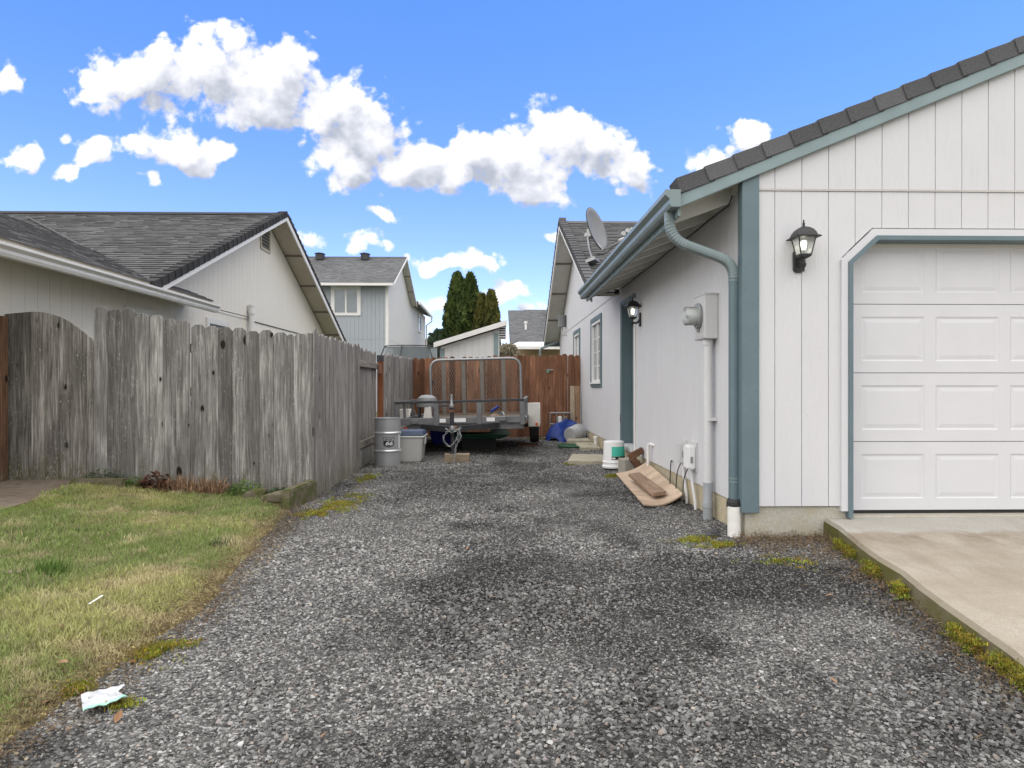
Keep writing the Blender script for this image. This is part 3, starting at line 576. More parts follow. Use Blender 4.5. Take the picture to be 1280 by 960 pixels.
# --- front wall (backing sheet with its boards)
fw = MB().box(WX + 0.03, FY + 0.014, 0.25, 2.66, FY + 0.15, 2.72).box(2.66, FY + 0.014, 2.32, 8.7, FY + 0.15, 2.72)
fw.prism([(WX + 0.03, 2.715), (8.7, 2.715), (8.7, 2.72), (RX, zf(RX) - 0.02), (WX + 0.03, zf(WX) - 0.02 + 0.03)], 'xz', FY + 0.016, FY + 0.14)
fw = fw.build('front_wall', 'groove', house)
def zroof(x): return min(zf(x), zf(2 * RX - x)) if x > RX else zf(x)
trim_out = lambda x: 0.25 if x < 2.585 else (2.10 + (x - 2.585) * (2.33 - 2.10) / (2.828 - 2.585) if x < 2.828 else 2.33)
gx = [1.966] + [2.09 + PB * k for k in range(0, 34)]
for i in range(len(gx) - 1):
    a, b_ = gx[i] + GAP / 2, gx[i + 1] - GAP / 2
    if b_ > 8.6: break
    # below the seam
    xs = [a] + [x for x in (2.60, 2.828) if a < x < b_] + [b_]
    lowp = [(x, trim_out(x) + (0.012 if x > 2.59 else 0)) for x in xs]
    if a < 2.60 < b_: lowp = [(a, 0.25), (2.596, 0.25), (2.597, 2.12)] + [(x, trim_out(x) + 0.012) for x in xs if x > 2.60]
    MB().prism(lowp + [(b_, 2.614), (a, 2.614)], 'xz', FY, FY + 0.013).build('siding_board', 'siding', fw, bevel=0.0015)
    xs = [a] + ([RX] if a < RX < b_ else []) + [b_]
    MB().prism([(a, 2.630), (b_, 2.630)] + [(x, zroof(x) + 0.01) for x in reversed(xs)], 'xz', FY - 0.003, FY + 0.013).build('siding_board', 'siding', fw, bevel=0.0015)
MB().box(1.97, FY - 0.008, 2.6155, 8.6, FY + 0.012, 2.6285).build('seam_flashing', 'groove', fw)
# --- side wall
SEAM = 2.58
openings = [(9.07, 9.97, 0.30, 2.31), (12.0, 13.17, 1.22, 2.36), (15.06, 16.14, 1.22, 2.36)]
AY, AZ, NS, FS = 15.35, 4.93, 0.445, 0.485       # rear gable: ridge, height, near and far slope
def zgab(y): return AZ - 0.17 - (NS * (AY - y) if y < AY else FS * (y - AY))
sw = MB().box(WX + 0.016, FY + 0.155, 0.25, WX + 0.15, 9.06, 2.72).box(WX + 0.016, 9.06, 2.32, WX + 0.15, 9.98, 2.72).box(WX + 0.016, 9.98, 0.25, WX + 0.15, 11.99, 2.58)
sw.box(WX + 0.016, 11.99, 0.25, WX + 0.15, 13.18, 1.21).box(WX + 0.016, 11.99, 2.37, WX + 0.15, 13.18, 2.58).box(WX + 0.016, 13.18, 0.25, WX + 0.15, 15.05, 2.58)
sw.box(WX + 0.016, 15.05, 0.25, WX + 0.15, 16.15, 1.21).box(WX + 0.016, 15.05, 2.37, WX + 0.15, 16.15, 2.58).box(WX + 0.016, 16.15, 0.25, WX + 0.15, 19.9, 2.58)
sw.prism([(10.35, 2.575), (19.9, 2.575), (19.9, zgab(19.9)), (AY, zgab(AY)), (10.35, zgab(10.35))], 'yz', WX + 0.018, WX + 0.148)
sw = sw.build('side_wall', 'groove', house)
gy = [5.145 ] + [5.403 + PB * k for k in range(72)]
for i in range(len(gy) - 1):
    a, b_ = gy[i] + GAP / 2, gy[i + 1] - GAP / 2
    if b_ > 19.9: break
    cuts = sorted({a, b_} | {e for o_ in openings for e in o_[:2] if a < e < b_})
    for c0, c1 in zip(cuts[:-1], cuts[1:]):
        topz = 2.735 if (c0 + c1) / 2 < 10.33 else SEAM - 0.006
        segs = [(0.25, topz)]
        for (y0, y1, z0, z1) in openings:
            if y0 <= (c0 + c1) / 2 <= y1: segs = [s for s in ((0.25, z0), (z1, topz)) if s[1] - s[0] > 0.06]
        for s0, s1 in segs:
            MB().box(WX, c0, s0, WX + 0.014, c1, s1).build('siding_board', 'siding', sw, bevel=0.0015)
    if a > 10.3:
        ys = [a] + ([AY] if a < AY < b_ else []) + [b_]
        MB().prism([(a, SEAM + 0.008), (b_, SEAM + 0.008)] + [(y, zgab(y)) for y in reversed(ys)], 'yz', WX - 0.003, WX + 0.014).build('siding_board', 'siding', sw)
MB().box(WX - 0.008, 10.35, SEAM - 0.006, WX + 0.012, 19.9, SEAM + 0.008).build('seam_flashing', 'groove', sw)
# --- foundation
fd = MB().box(WX + 0.012, FY + 0.16, -0.2, WX + 0.2, 20, 0.247).build('foundation', 'foundation', house, bevel=0.006)
MB().box(WX + 0.014, FY + 0.02, -0.2, 2.66, FY + 0.159, 0.247).build('foundation', 'foundation_front', house, bevel=0.008)
MB().box(2.66, FY + 0.03, -0.2, 8.7, FY + 0.22, 0.168).build('door_sill', 'foundation_front', house, bevel=0.006)
# --- corner boards
MB().box(WX - 0.022, FY - 0.022, 0.205, 1.964, FY - 0.001, zf(1.91) + 0.02).build('corner_board', 'teal', house, bevel=0.003)
MB().box(WX - 0.022, FY, 0.205, WX - 0.001, FY + 0.075, zf(1.857) + 0.02).build('corner_board', 'teal', house, bevel=0.003)
# --- garage roof
def slope_slab(x0, x1, y0, y1, dz0, dz1, f):
    return MB().prism([(x0, f(x0) + dz0), (x1, f(x1) + dz0), (x1, f(x1) + dz1), (x0, f(x0) + dz1)], 'xz', y0, y1)
zr = lambda x: zf(2 * RX - x)
OV = 1.365
roof = slope_slab(OV, RX, FY - 0.02, 10.28, 0.055, 0.085, zf).build('roof', 'soffit', house)
slope_slab(2.02, RX, 10.281, 15.2, 0.055, 0.085, zf).build('roof', 'soffit', house)
slope_slab(RX, 9.2, FY - 0.02, 12, 0.055, 0.085, zr).build('roof', 'soffit', house)
slope_slab(OV - 0.02, RX, FY - 0.02, 10.28, 0.0865, 0.10, zf).build('shingle_field', 'shingle', roof)
slope_slab(2.0, RX, 10.281, 15.2, 0.0865, 0.10, zf).build('shingle_field', 'shingle', roof)
slope_slab(RX + 0.002, 9.2, FY - 0.02, 12, 0.0865, 0.10, zr).build('shingle_field', 'shingle', roof)
MB().prism([(1.356, zf(1.356)), (RX, zf(RX)), (RX, zf(RX) + 0.098), (1.356, zf(1.356) + 0.098)], 'xz', FY - 0.052, FY - 0.024).build('rake_fascia', 'teal_light', house, bevel=0.004)
MB().prism([(RX + .002, zr(RX)), (9.15, zr(9.15)), (9.15, zr(9.15) + 0.098), (RX + .002, zr(RX) + 0.098)], 'xz', FY - 0.052, FY - 0.024).build('rake_fascia', 'teal_light', house, bevel=0.004)
MB().prism([(1.45, zf(1.45) + .004), (1.83, zf(1.83) + .004), (1.83, zf(1.83) + 0.054), (1.45, zf(1.45) + 0.054)], 'xz', FY - 0.023, FY + 0.02).build('soffit_return', 'soffit', house)
ca, sa = math.cos(math.atan(0.4167)), math.sin(math.atan(0.4167))
def rake_tile(x, sgn=1):
    """one folded rake shingle: upper end tucked under the next one"""
    L, hh = 0.268, 0.104; u = Vector((ca * sgn, 0, sa)); n = Vector((-sa * sgn, 0, ca)); t = R(2.4)
    u2 = u * math.cos(t) - n * math.sin(t); n2 = n * math.cos(t) + u * math.sin(t)
    c0 = Vector((x, FY - 0.062, (zf(x) if sgn > 0 else zr(x)) + 0.098)) + n * 0.012
    m = MB(); th = 0.012
    for (d0, d1, h0, h1) in ((0.0, 0.20, -0.012, hh),):
        P = []
        for hv in (h0, h1):
            for (a, d) in ((-0.01, d0 - 0.009), (L, d0 + 0.004), (L, d1), (-0.01, d1)): P.append(c0 + u2 * a + n2 * hv + Vector((0, d, 0)))
        m.quadbox(P)
    return m.build('rake_shingle', 'shingle', roof, bevel=0.003)
x = 1.375
while x < RX - 0.1: rake_tile(x); x += 0.2115
x = RX + 0.1
while x < 9.0: rake_tile(2 * RX - x + 2 * (x - RX), -1); x += 0.2115
MB().box(OV - 0.014, FY - 0.02, zf(OV) - 0.06, OV + 0.008, 10.2, zf(OV) + 0.053).build('eave_fascia', 'teal_light', house)
for k in range(10):
    y = 5.30 + 0.545 * k
    if y > 10.2: break
    MB().prism([(OV + 0.01, zf(OV) - 0.06), (WX + 0.012, zf(WX) - 0.085), (WX + 0.012, zf(WX) + 0.053), (OV + 0.01, zf(OV) + 0.053)], 'xz', y, y + 0.04).build('rafter_tail', 'soffit', house, bevel=0.002)
MB().tube([(1.80, FY + 0.09, 2.60)] + [(1.82, 5.3 + 0.5 * i, 2.566 + 0.006 * math.sin(i * 2.1)) for i in range(10)], 0.007, 6).build('eave_cable', 'cable', house)
MB().box(WX - 0.02, FY + 0.08, 2.63, WX - 0.001, 10.2, 2.735).build('frieze_board', 'soffit', house)
# gutter: K profile
gp = [(1.352, 2.585), (1.352, 2.468), (1.285, 2.468), (1.272, 2.49), (1.272, 2.525), (1.238, 2.556), (1.238, 2.588), (1.248, 2.588), (1.249, 2.562), (1.282, 2.53), (1.282, 2.498), (1.290, 2.477), (1.343, 2.477), (1.343, 2.585)]
gut = MB().prism(gp, 'xz', FY - 0.10, 10.30).build('gutter', 'gutter_teal', house)
for yy in (FY - 0.104, 10.296):
    MB().prism([(1.352, 2.592), (1.352, 2.466), (1.284, 2.466), (1.270, 2.49), (1.270, 2.525), (1.235, 2.556), (1.235, 2.592)], 'xz', yy, yy + 0.004).build('end_cap', 'gutter_teal', gut)
MB().prism([(1.356, 2.465), (1.283, 2.465), (1.268, 2.49), (1.268, 2.527), (1.234, 2.558), (1.234, 2.59), (1.238, 2.59), (1.238, 2.557), (1.271, 2.527), (1.271, 2.491), (1.285, 2.468), (1.356, 2.468)], 'xz', 9.93, 9.96).build('gutter_joint', 'gutter_teal', gut)
# downspout: outlet, ribbed elbow, sloping run, ribbed elbow, leader
dy = 5.165
elb1 = bez((1.318, dy, 2.42), (1.318, dy, 2.27), (1.45, dy, 2.225), 22); elb2 = bez((1.70, dy, 2.135), (1.812, dy, 2.095), (1.812, dy, 1.97), 22)
dprof = [(0.86 * a_, 0.86 * b_) for a_, b_ in [(-0.032, -0.04), (-0.012, -0.046), (0.012, -0.046), (0.032, -0.04), (0.04, -0.028), (0.04, 0.028), (0.032, 0.04), (-0.032, 0.04), (-0.04, 0.028), (-0.04, -0.028)]]
ds = MB().sweep([(1.318, dy, 2.47)] + elb1, dprof, up=(0, 1, 0), scl=[1] + [1.035 if i % 2 else 0.97 for i in range(23)]).build('downspout', 'gutter_teal', house, smooth=False)
MB().sweep([elb1[-1], elb2[0]], [(x * 0.96, y * 0.96) for x, y in dprof], up=(0, 1, 0)).build('downspout_run', 'gutter_teal', ds)
MB().sweep(elb2, dprof, up=(0, 1, 0), scl=[1.035 if i % 2 else 0.97 for i in range(23)]).build('elbow', 'gutter_teal', ds)
MB().sweep([(1.812, dy, 1.985), (1.812, dy, 0.275)], [(x * 0.94, y * 0.94) for x, y in dprof], up=(0, 1, 0)).build('leader', 'teal', ds)
for z in (0.42, 0.445, 1.95): MB().sweep([(1.812, dy, z), (1.812, dy, z + 0.012)], dprof, up=(0, 1, 0)).build('seam_ring', 'gutter_teal', ds)
# --- garage door
DY = 5.20
def frame_path(o): return [(2.585 + o, 0.17), (2.585 + o, 2.10 - 0.4142 * o * 0.9), (2.828 + 0.42 * o, 2.33 - o), (7.9, 2.33 - o)]
def trim_part(o0, o1, y0, y1, nm, mt, zb):
    A = frame_path(o0); B = frame_path(o1); A[0] = (A[0][0], zb); B[0] = (B[0][0], zb)
    A[3] = (7.9 - o0, A[3][1]); B[3] = (7.9 - o1, B[3][1])
    A.append((7.9 - o0, zb)); B.append((7.9 - o1, zb)); m = MB()
    for i in range(4):
        P = [A[i], A[i + 1], B[i + 1], B[i]]
        m.quadbox([(p[0], y0, p[1]) for p in P] + [(p[0], y1, p[1]) for p in P])
    return m.build(nm, mt, house)
trim_part(0.0, 0.050, FY - 0.022, FY + 0.02, 'door_casing', 'doorwhite', 0.215)
trim_part(0.051, 0.083, FY - 0.034, DY + 0.05, 'door_jamb', 'teal', 0.165)
trim_part(0.0835, 0.105, DY - 0.02, DY + 0.045, 'door_stop', 'soffit', 0.175)
gd = MB().box(2.67, DY + 0.05, 0.19, 7.82, DY + 0.09, 2.31).build('garage_door', 'doorwhite', house)
MB().box(2.68, DY + 0.012, 0.168, 7.80, DY + 0.05, 0.192).build('bottom_seal', 'rubber', gd)
PX0, PPW, PW = 2.813, 0.5855, 0.4955
for r in range(4):
    z0 = 0.194 + 0.530 * r + 0.0025; z1 = 0.194 + 0.530 * (r + 1) - 0.0025
    sec = MB().box(2.675, DY + 0.012, z0, 7.81, DY + 0.048, z1)
    pz0, pz1 = z0 + 0.086, z1 - 0.094
    sec.box(2.675, DY, z0, 7.81, DY + 0.012, pz0).box(2.675, DY, pz1, 7.81, DY + 0.012, z1)
    ex = 2.675
    for cidx in range(9):
        x0 = PX0 + PPW * cidx
        if x0 + PW > 7.81: sec.box(ex, DY, pz0, 7.81, DY + 0.012, pz1); break
        sec.box(ex, DY, pz0, x0, DY + 0.012, pz1); ex = x0 + PW
    sec.build('door_section', 'doorwhite', gd)
    for cidx in range(8):
        x0 = PX0 + PPW * cidx; m = MB()
        if x0 + PW > 7.81: break
        def ring(i, d): return [(x0 + i, DY + d, pz0 + i), (x0 + PW - i, DY + d, pz0 + i), (x0 + PW - i, DY + d, pz1 - i), (x0 + i, DY + d, pz1 - i)]
        rs = [ring(0.0005, 0.0), ring(0.012, 0.0055), ring(0.020, 0.0055), ring(0.046, 0.0015)]
        for q in rs: m.v += q
        for k in range(3):
            for i in range(4): m.f.append((4 * k + i, 4 * k + (i + 1) % 4, 4 * k + 4 + (i + 1) % 4, 4 * k + 4 + i))
        m.f.append((12, 13, 14, 15)); m.build('door_panel', 'doorwhite', gd)
# --- side door
sd_ = MB().box(WX + 0.13, 9.08, 0.33, WX + 0.17, 9.96, 2.30).build('side_door', 'teal', house)
for (a, b_) in ((0.45, 1.05), (1.2, 2.1)):
    for c0 in (9.2, 9.58): MB().box(WX + 0.122, c0, a, WX + 0.131, c0 + 0.27, b_).build('door_panel', 'teal', sd_, bevel=0.006)
MB().lathe([(0.012, 0), (0.012, 0.03), (0.028, 0.04), (0.028, 0.06), (0.0, 0.07)], (0, 0, 0), 12, 'x').build('door_knob', 'galv', sd_).location = (-0.03, -0.35, 0.75)
MB().box(WX - 0.022, 9.955, 0.27, WX + 0.13, 10.0, 2.33).box(WX - 0.022, 10.0, 0.27, WX - 0.001, 10.065, 2.39).build('door_jamb', 'teal', house, bevel=0.003)
MB().box(WX - 0.022, 9.04, 2.332, WX - 0.001, 9.999, 2.39).box(WX - 0.001, 9.08, 2.302, WX + 0.13, 9.95, 2.33).build('door_header', 'teal', house, bevel=0.003)
MB().box(WX - 0.020, 9.03, 0.27, WX - 0.001, 9.09, 2.331).build('door_casing', 'trim_white', house, bevel=0.003)
MB().box(WX - 0.05, 9.09, 0.262, WX + 0.16, 9.953, 0.318).build('threshold', 'greybox', house, bevel=0.004)
MB().box(WX - 0.026, 10.0, 0.62, WX - 0.0215, 10.05, 0.74).build('hinge_plate', 'darksteel', house)
# --- windows
def window(y0, y1, z0, z1):
    f = MB(); t = 0.085; xa, xb = WX - 0.024, WX - 0.001
    f.box(xa, y0, z0, xb, y1, z0 + t).box(xa, y0, z1 - t, xb, y1, z1).box(xa, y0, z0 + t, xb, y0 + t, z1 - t).box(xa, y1 - t, z0 + t, xb, y1, z1 - t)
    w = f.build('window', 'teal', house)
    a0, a1, b0, b1 = y0 + t, y1 - t, z0 + t, z1 - t; q = 0.045
    v = MB(); xa, xb = WX - 0.012, WX + 0.07
    v.box(xa, a0, b0, xb, a1, b0 + q).box(xa, a0, b1 - q, xb, a1, b1).box(xa, a0, b0 + q, xb, a0 + q, b1 - q).box(xa, a1 - q, b0 + q, xb, a1, b1 - q)
    v.box(xa + 0.02, (a0 + a1) / 2 - 0.025, b0 + q, xb, (a0 + a1) / 2 + 0.025, b1 - q)
    v.build('vinyl_frame', 'white', w)
    MB().box(xa - 0.03, a0 - 0.03, b0 - 0.03, xa + 0.01, a1 + 0.03, b0).build('sill', 'white', w)
    for (p0, p1) in ((a0 + q, (a0 + a1) / 2 - 0.025), ((a0 + a1) / 2 + 0.025, a1 - q)):
        MB().box(WX + 0.035, p0, b0 + q, WX + 0.039, p1, b1 - q).build('pane', 'glass', w)
        m = MB()
        for k in (1, 2, 3): m.box(WX + 0.028, p0, b0 + q + (b1 - b0 - 2 * q) * k / 4 - 0.008, WX + 0.034, p1, b0 + q + (b1 - b0 - 2 * q) * k / 4 + 0.008)
        m.box(WX + 0.028, (p0 + p1) / 2 - 0.008, b0 + q, WX + 0.0335, (p0 + p1) / 2 + 0.008, b1 - q).build('muntin', 'white', w)
    MB().box(WX + 0.14, a0 - 0.1, b0 - 0.1, WX + 0.149, a1 + 0.1, b1 + 0.1).build('blind', 'curtain', w)
window(11.92, 13.25, 1.14, 2.44); window(14.99, 16.22, 1.14, 2.44)

# --- shingle field: courses of tabs on a sloping plane
def shingle_field(name, mat, parent, org, u, v, Lu, Lv, clip=None, expo=0.143, tabw=0.23, th=0.016, jit=0.02):
    org, u, v = Vector(org), Vector(u).normalized(), Vector(v).normalized(); n = u.cross(v).normalized()
    if n.z < 0: n = -n
    V, Fc, T = [], [], []
    rows = int(Lv / expo)
    for r in range(rows):
        off = rng.uniform(0, tabw); c = -off
        while c < Lu:
            w = tabw * rng.uniform(0.45, 1.35); a0, a1 = max(0, c), min(Lu, c + w); c += w
            if a1 - a0 < 0.02: continue
            if clip is not None and not clip((a0 + a1) / 2, (r + 0.5) * expo): continue
            j = rng.normal() * 0.004; lo = r * expo + j; hi = (r + 1) * expo + 0.02; t = th * rng.uniform(0.6, 1.5); n0 = len(V); tint = rng.random()
            for (a, b_, h) in ((a0, lo, 0), (a1, lo, 0), (a0, lo, t), (a1, lo, t), (a0, hi, 0.001), (a1, hi, 0.001)):
                V.append(tuple(org + u * a + v * b_ + n * h))
            Fc += [(n0, n0 + 1, n0 + 3, n0 + 2), (n0 + 2, n0 + 3, n0 + 5, n0 + 4), (n0, n0 + 2, n0 + 4), (n0 + 1, n0 + 5, n0 + 3)]; T += [tint] * 6
    m = MB(); m.v = V; m.f = Fc
    o = m.build(name, mat, parent, kind='stuff')
    a = o.data.attributes.new('tint', 'FLOAT', 'POINT'); a.data.foreach_set('value', np.array(T, np.float32))
    return o
def gable_roof(parent, xedge, inward, xin, apex_y, apex_z, sn, sf, y_near, y_far, mat, tile=True, soff='soffit', fmat='trim_white', wall_x=None, rakefar=True, clipn=None, tilemat='shingle', panel=1.25, pitch=0.21):
    """cross gable with ridge along X; xedge = overhanging gable edge, inward = direction of the house"""
    th = 0.05; s = inward
    x0, x1 = sorted((xedge, xin))
    zn = lambda y: apex_z - 0.13 - sn * (apex_y - y); zfr = lambda y: apex_z - 0.13 - sf * (y - apex_y)
    r = MB().prism([(y_near, zn(y_near)), (apex_y, zn(apex_y)), (apex_y, zn(apex_y) + 0.03), (y_near, zn(y_near) + 0.03)], 'yz', x0, x1).build('roof', soff, parent)
    r2 = MB().prism([(apex_y + .002, zfr(apex_y)), (y_far, zfr(y_far)), (y_far, zfr(y_far) + 0.03), (apex_y + .002, zfr(apex_y) + 0.03)], 'yz', x0, x1).build('roof', soff, parent)
    an, af = math.atan(sn), math.atan(sf)
    Ln = (apex_y - y_near) / math.cos(an); Lf = (y_far - apex_y) / math.cos(af)
    shingle_field('shingle_field', mat, r, (x0, y_near, zn(y_near) + 0.034), (1, 0, 0), (0, math.cos(an), math.sin(an)), x1 - x0, Ln, clip=clipn)
    MB().prism([(apex_y + .002, zfr(apex_y) + .034), (y_far, zfr(y_far) + .034), (y_far, zfr(y_far) + 0.045), (apex_y + .002, zfr(apex_y) + 0.045)], 'yz', x0, x1).build('shingle_field', mat, r2)
    # fascia boards on the rake
    xa, xb = (xedge - s * 0.03, xedge - s * 0.002) if s > 0 else (xedge + 0.002, xedge + 0.03)
    MB().prism([(y_near, zn(y_near) - 0.10), (apex_y, zn(apex_y) - 0.10), (apex_y, zn(apex_y) + 0.02), (y_near, zn(y_near) + 0.02)], 'yz', min(xa, xb), max(xa, xb)).build('rake_fascia', fmat, parent)
    MB().prism([(apex_y + .002, zfr(apex_y) - 0.10), (y_far, zfr(y_far) - 0.10), (y_far, zfr(y_far) + 0.02), (apex_y + .002, zfr(apex_y) + 0.02)], 'yz', min(xa, xb), max(xa, xb)).build('rake_fascia', fmat, parent)
    # soffit panels with open joints under the overhang
    if wall_x is not None:
        w0, w1 = sorted((xedge + s * 0.004, wall_x - s * 0.02))
        for (sl, fn, ya, yb) in ((sn, zn, y_near, apex_y - 0.1), (sf, zfr, apex_y + 0.1, y_far)):
            nP = max(1, int((yb - ya) / (panel * math.cos(an)))); st = (yb - ya) / nP
            for i in range(nP):
                p0, p1 = ya + i * st + 0.02, ya + (i + 1) * st - 0.02
                MB().prism([(p0, fn(p0) - 0.02), (p1, fn(p1) - 0.02), (p1, fn(p1) - 0.003), (p0, fn(p0) - 0.003)], 'yz', w0, w1).build('soffit_panel', soff, parent)
                if i: MB().prism([(p0 - 0.04, fn(p0) - 0.05), (p0 - 0.0, fn(p0) - 0.05), (p0 - 0.0, fn(p0) - 0.004), (p0 - 0.04, fn(p0) - 0.004)], 'yz', w0, w1).build('lookout', 'lookout', parent)
    # rake shingles
    def tiles(sl, fn, ya, sgn, L, rp, hl=-0.05):
        cu = Vector((0, math.cos(math.atan(sl)) * sgn, math.sin(math.atan(sl)))); nn = Vector((0, -math.sin(math.atan(sl)) * sgn, math.cos(math.atan(sl)))); a = 0.0
        t = R(4); u2 = cu * math.cos(t) - nn * math.sin(t); n2 = nn * math.cos(t) + cu * math.sin(t)
        while a < L - 0.1:
            c0 = Vector((xedge - s * 0.04, ya, fn(ya) + 0.03)) + cu * a + nn * 0.01; m = MB()
            for (d0, d1, h0, h1) in ((0, 0.16, hl, 0.075),):
                P = []
                for hv in (h0, h1):
                    for (q, d) in ((0, d0 - 0.010), (pitch + 0.03, d0 + 0.003), (pitch + 0.03, d1), (0, d1)): P.append(c0 + u2 * q + n2 * hv + Vector((s * d, 0, 0)))
                m.quadbox(P)
            m.build('rake_shingle', tilemat, rp); a += pitch
    if tile:
        tiles(sn, zn, y_near, 1, Ln, r)
        if rakefar:
            tiles(sf, zfr, y_far, -1, Lf, r2, 0.0)
    m = MB(); x = x0
    rc = MB().prism([(apex_y - 0.16, zn(apex_y - 0.16) + 0.052), (apex_y, zn(apex_y) + 0.060), (apex_y + 0.16, zfr(apex_y + 0.16) + 0.052), (apex_y + 0.16, zfr(apex_y + 0.16) + 0.066), (apex_y, zn(apex_y) + 0.078), (apex_y - 0.16, zn(apex_y - 0.16) + 0.066)], 'yz', x0, x1).build('ridge_cap', tilemat, parent)
    return r
gable_roof(house, 1.45, 1, 9.0, AY, AZ, NS, FS, 10.22, 20.2, 'shingle_grey', wall_x=WX)
# far eave gutter and elbow of the rear gable
g2 = MB().prism([(20.2, 2.45), (20.2, 2.33), (20.27, 2.33), (20.31, 2.40), (20.31, 2.45)], 'yz', 1.42, 2.4).build('gutter', 'gutter_teal', house)
MB().sweep([(1.30, 20.15, 2.05), (1.30, 20.15, 2.22), (1.36, 20.15, 2.28), (1.83, 20.0, 2.46)], dprof, up=(0, 1, 0)).build('downspout', 'gutter_teal', house)
# blocks the view through behind the house walls
MB().box(WX + 0.16, FY + 0.3, 0.02, WX + 0.22, 19.8, 2.5).build('inner_wall', 'interior', house)

# ================================================================== NEIGHBOUR HOUSE ON THE LEFT
LW, LE = -5.05, -4.6
nb = thing('house', 'cream sided neighbour house with charcoal roof behind the grey fence', 'house', (LW, 12, 0))
lAY, lAZ, lS = 15.03, 5.0, 0.418
lz = lambda y: lAZ - 0.17 - lS * abs(y - lAY)
lwall = MB().box(LW - 0.15, 5.0, -0.1, LW - 0.016, 21.0, 2.45).prism([(8.9, 2.445), (21.0, 2.445), (21.0, lz(21.0)), (lAY, lz(lAY)), (9.2, lz(9.2))], 'yz', LW - 0.148, LW - 0.017).build('gable_wall', 'groove', nb)
gy = [5.0 + PB * k for k in range(80)]
for i in range(len(gy) - 1):
    a, b_ = gy[i] + GAP / 2, gy[i + 1] - GAP / 2
    if b_ > 21: break
    MB().box(LW - 0.016, a, 0.9, LW, b_, 2.495).build('siding_board', 'cream', lwall)
    ys = [a] + ([lAY] if a < lAY < b_ else []) + [b_]
    if a > 9.3: MB().prism([(a, 2.510), (b_, 2.510)] + [(y, lz(y)) for y in reversed(ys)], 'yz', LW - 0.016, LW + 0.003).build('siding_board', 'cream', lwall)
MB().box(LW - 0.014, 9.3, 2.493, LW + 0.006, 21, 2.512).build('seam_flashing', 'groove', lwall)
gable_roof(nb, LE, -1, -22.0, lAY, lAZ, lS, lS, 9.24, 21.5, 'shingle_grey', wall_x=LW, soff='soffit_cream', fmat='trim_white', tilemat='shingle_dark')
# gable vent
ve = MB().box(LW + 0.004, 14.72, 4.10, LW + 0.03, 15.34, 4.16).box(LW + 0.004, 14.72, 4.60, LW + 0.03, 15.34, 4.66).box(LW + 0.004, 14.72, 4.16, LW + 0.03, 14.77, 4.60).box(LW + 0.004, 15.29, 4.16, LW + 0.03, 15.34, 4.60).build('gable_vent', 'soffit_cream', nb)
for k in range(6): MB().obox((LW + 0.014, 15.03, 4.20 + 0.072 * k), ((1, 0, -0.7), (0, 1, 0), (0.7, 0, 1)), (0.018, 0.26, 0.004)).build('louvre', 'soffit_cream', ve)
MB().box(LW + 0.0035, 14.77, 4.16, LW + 0.0045, 15.29, 4.60).build('vent_screen', 'interior', ve)
# front wing roof with its eave and gutter along the wall
wz = lambda x: 2.50 + 0.417 * (-4.62 - x)
wr = MB().prism([(-4.62, wz(-4.62)), (-9.5, wz(-9.5)), (-9.5, wz(-9.5) + 0.04), (-4.62, wz(-4.62) + 0.04)], 'xz', 3.5, 9.0).prism([(-4.62, wz(-4.62)), (-5.06, wz(-5.06)), (-5.06, wz(-5.06) + 0.04), (-4.62, wz(-4.62) + 0.04)], 'xz', 9.0, 11.25).build('wing_roof', 'soffit_cream', nb)
# main roof's near slope height at (x, y): the wing field stops at the valley
def wclip(u, v): 
    y = 3.5 + u; x = -4.62 - v * math.cos(math.atan(0.417)); return (y < 8.62 or x > -5.06 or wz(x) > lAZ - 0.13 - lS * (lAY - y)) 
shingle_field('shingle_field', 'shingle_grey', wr, (-4.60, 3.5, wz(-4.60) + 0.043), (0, 1, 0), (-math.cos(math.atan(0.417)), 0, math.sin(math.atan(0.417))), 7.75, 6.6, clip=wclip)
vy = [(-4.66 - 0.5 * k, 9.30 + 0.5 * k) for k in range(11)]
MB().sweep([(x, y, wz(x) + 0.046) for x, y in vy], [(-0.03, 0), (0, -0.010), (0.03, 0), (0, 0.008)]).build('valley_flashing', 'shingle', wr)
lg = MB().prism([(-4.63, 2.475), (-4.63, 2.36), (-4.56, 2.36), (-4.545, 2.39), (-4.545, 2.42), (-4.51, 2.45), (-4.51, 2.478), (-4.52, 2.478), (-4.52, 2.455), (-4.555, 2.425), (-4.555, 2.39), (-4.565, 2.37), (-4.62, 2.37), (-4.62, 2.475)], 'xz', 3.5, 11.30).build('gutter', 'trim_white', nb)
MB().prism([(-4.63, 2.48), (-4.63, 2.358), (-4.558, 2.358), (-4.543, 2.39), (-4.543, 2.42), (-4.508, 2.45), (-4.508, 2.48)], 'xz', 11.30, 11.304).build('end_cap', 'trim_white', lg)
MB().box(LW, 3.6, 2.475, -4.64, 11.2, 2.489).build('eave_soffit', 'soffit_cream', nb)
def lwindow(y0, y1, z0, z1):
    w = MB().box(LW + 0.001, y0, z1 - 0.1, LW + 0.03, y1, z1).box(LW + 0.001, y0, z0, LW + 0.03, y0 + 0.1, z1 - 0.1).box(LW + 0.001, y1 - 0.1, z0, LW + 0.03, y1, z1 - 0.1).box(LW + 0.001, y0, z0 - 0.08, LW + 0.03, y1, z0).build('window', 'trim_white', nb)
    MB().box(LW + 0.0015, y0 + 0.1, z0, LW + 0.008, y1 - 0.1, z1 - 0.1).build('pane', 'glass', w)
    MB().box(LW + 0.0008, y0 + 0.1, z0, LW + 0.0012, y1 - 0.1, z1 - 0.1).build('dark_room', 'interior', w)
lwindow(9.38, 10.4, 1.1, 2.26); lwindow(12.0, 12.95, 1.3, 2.36)
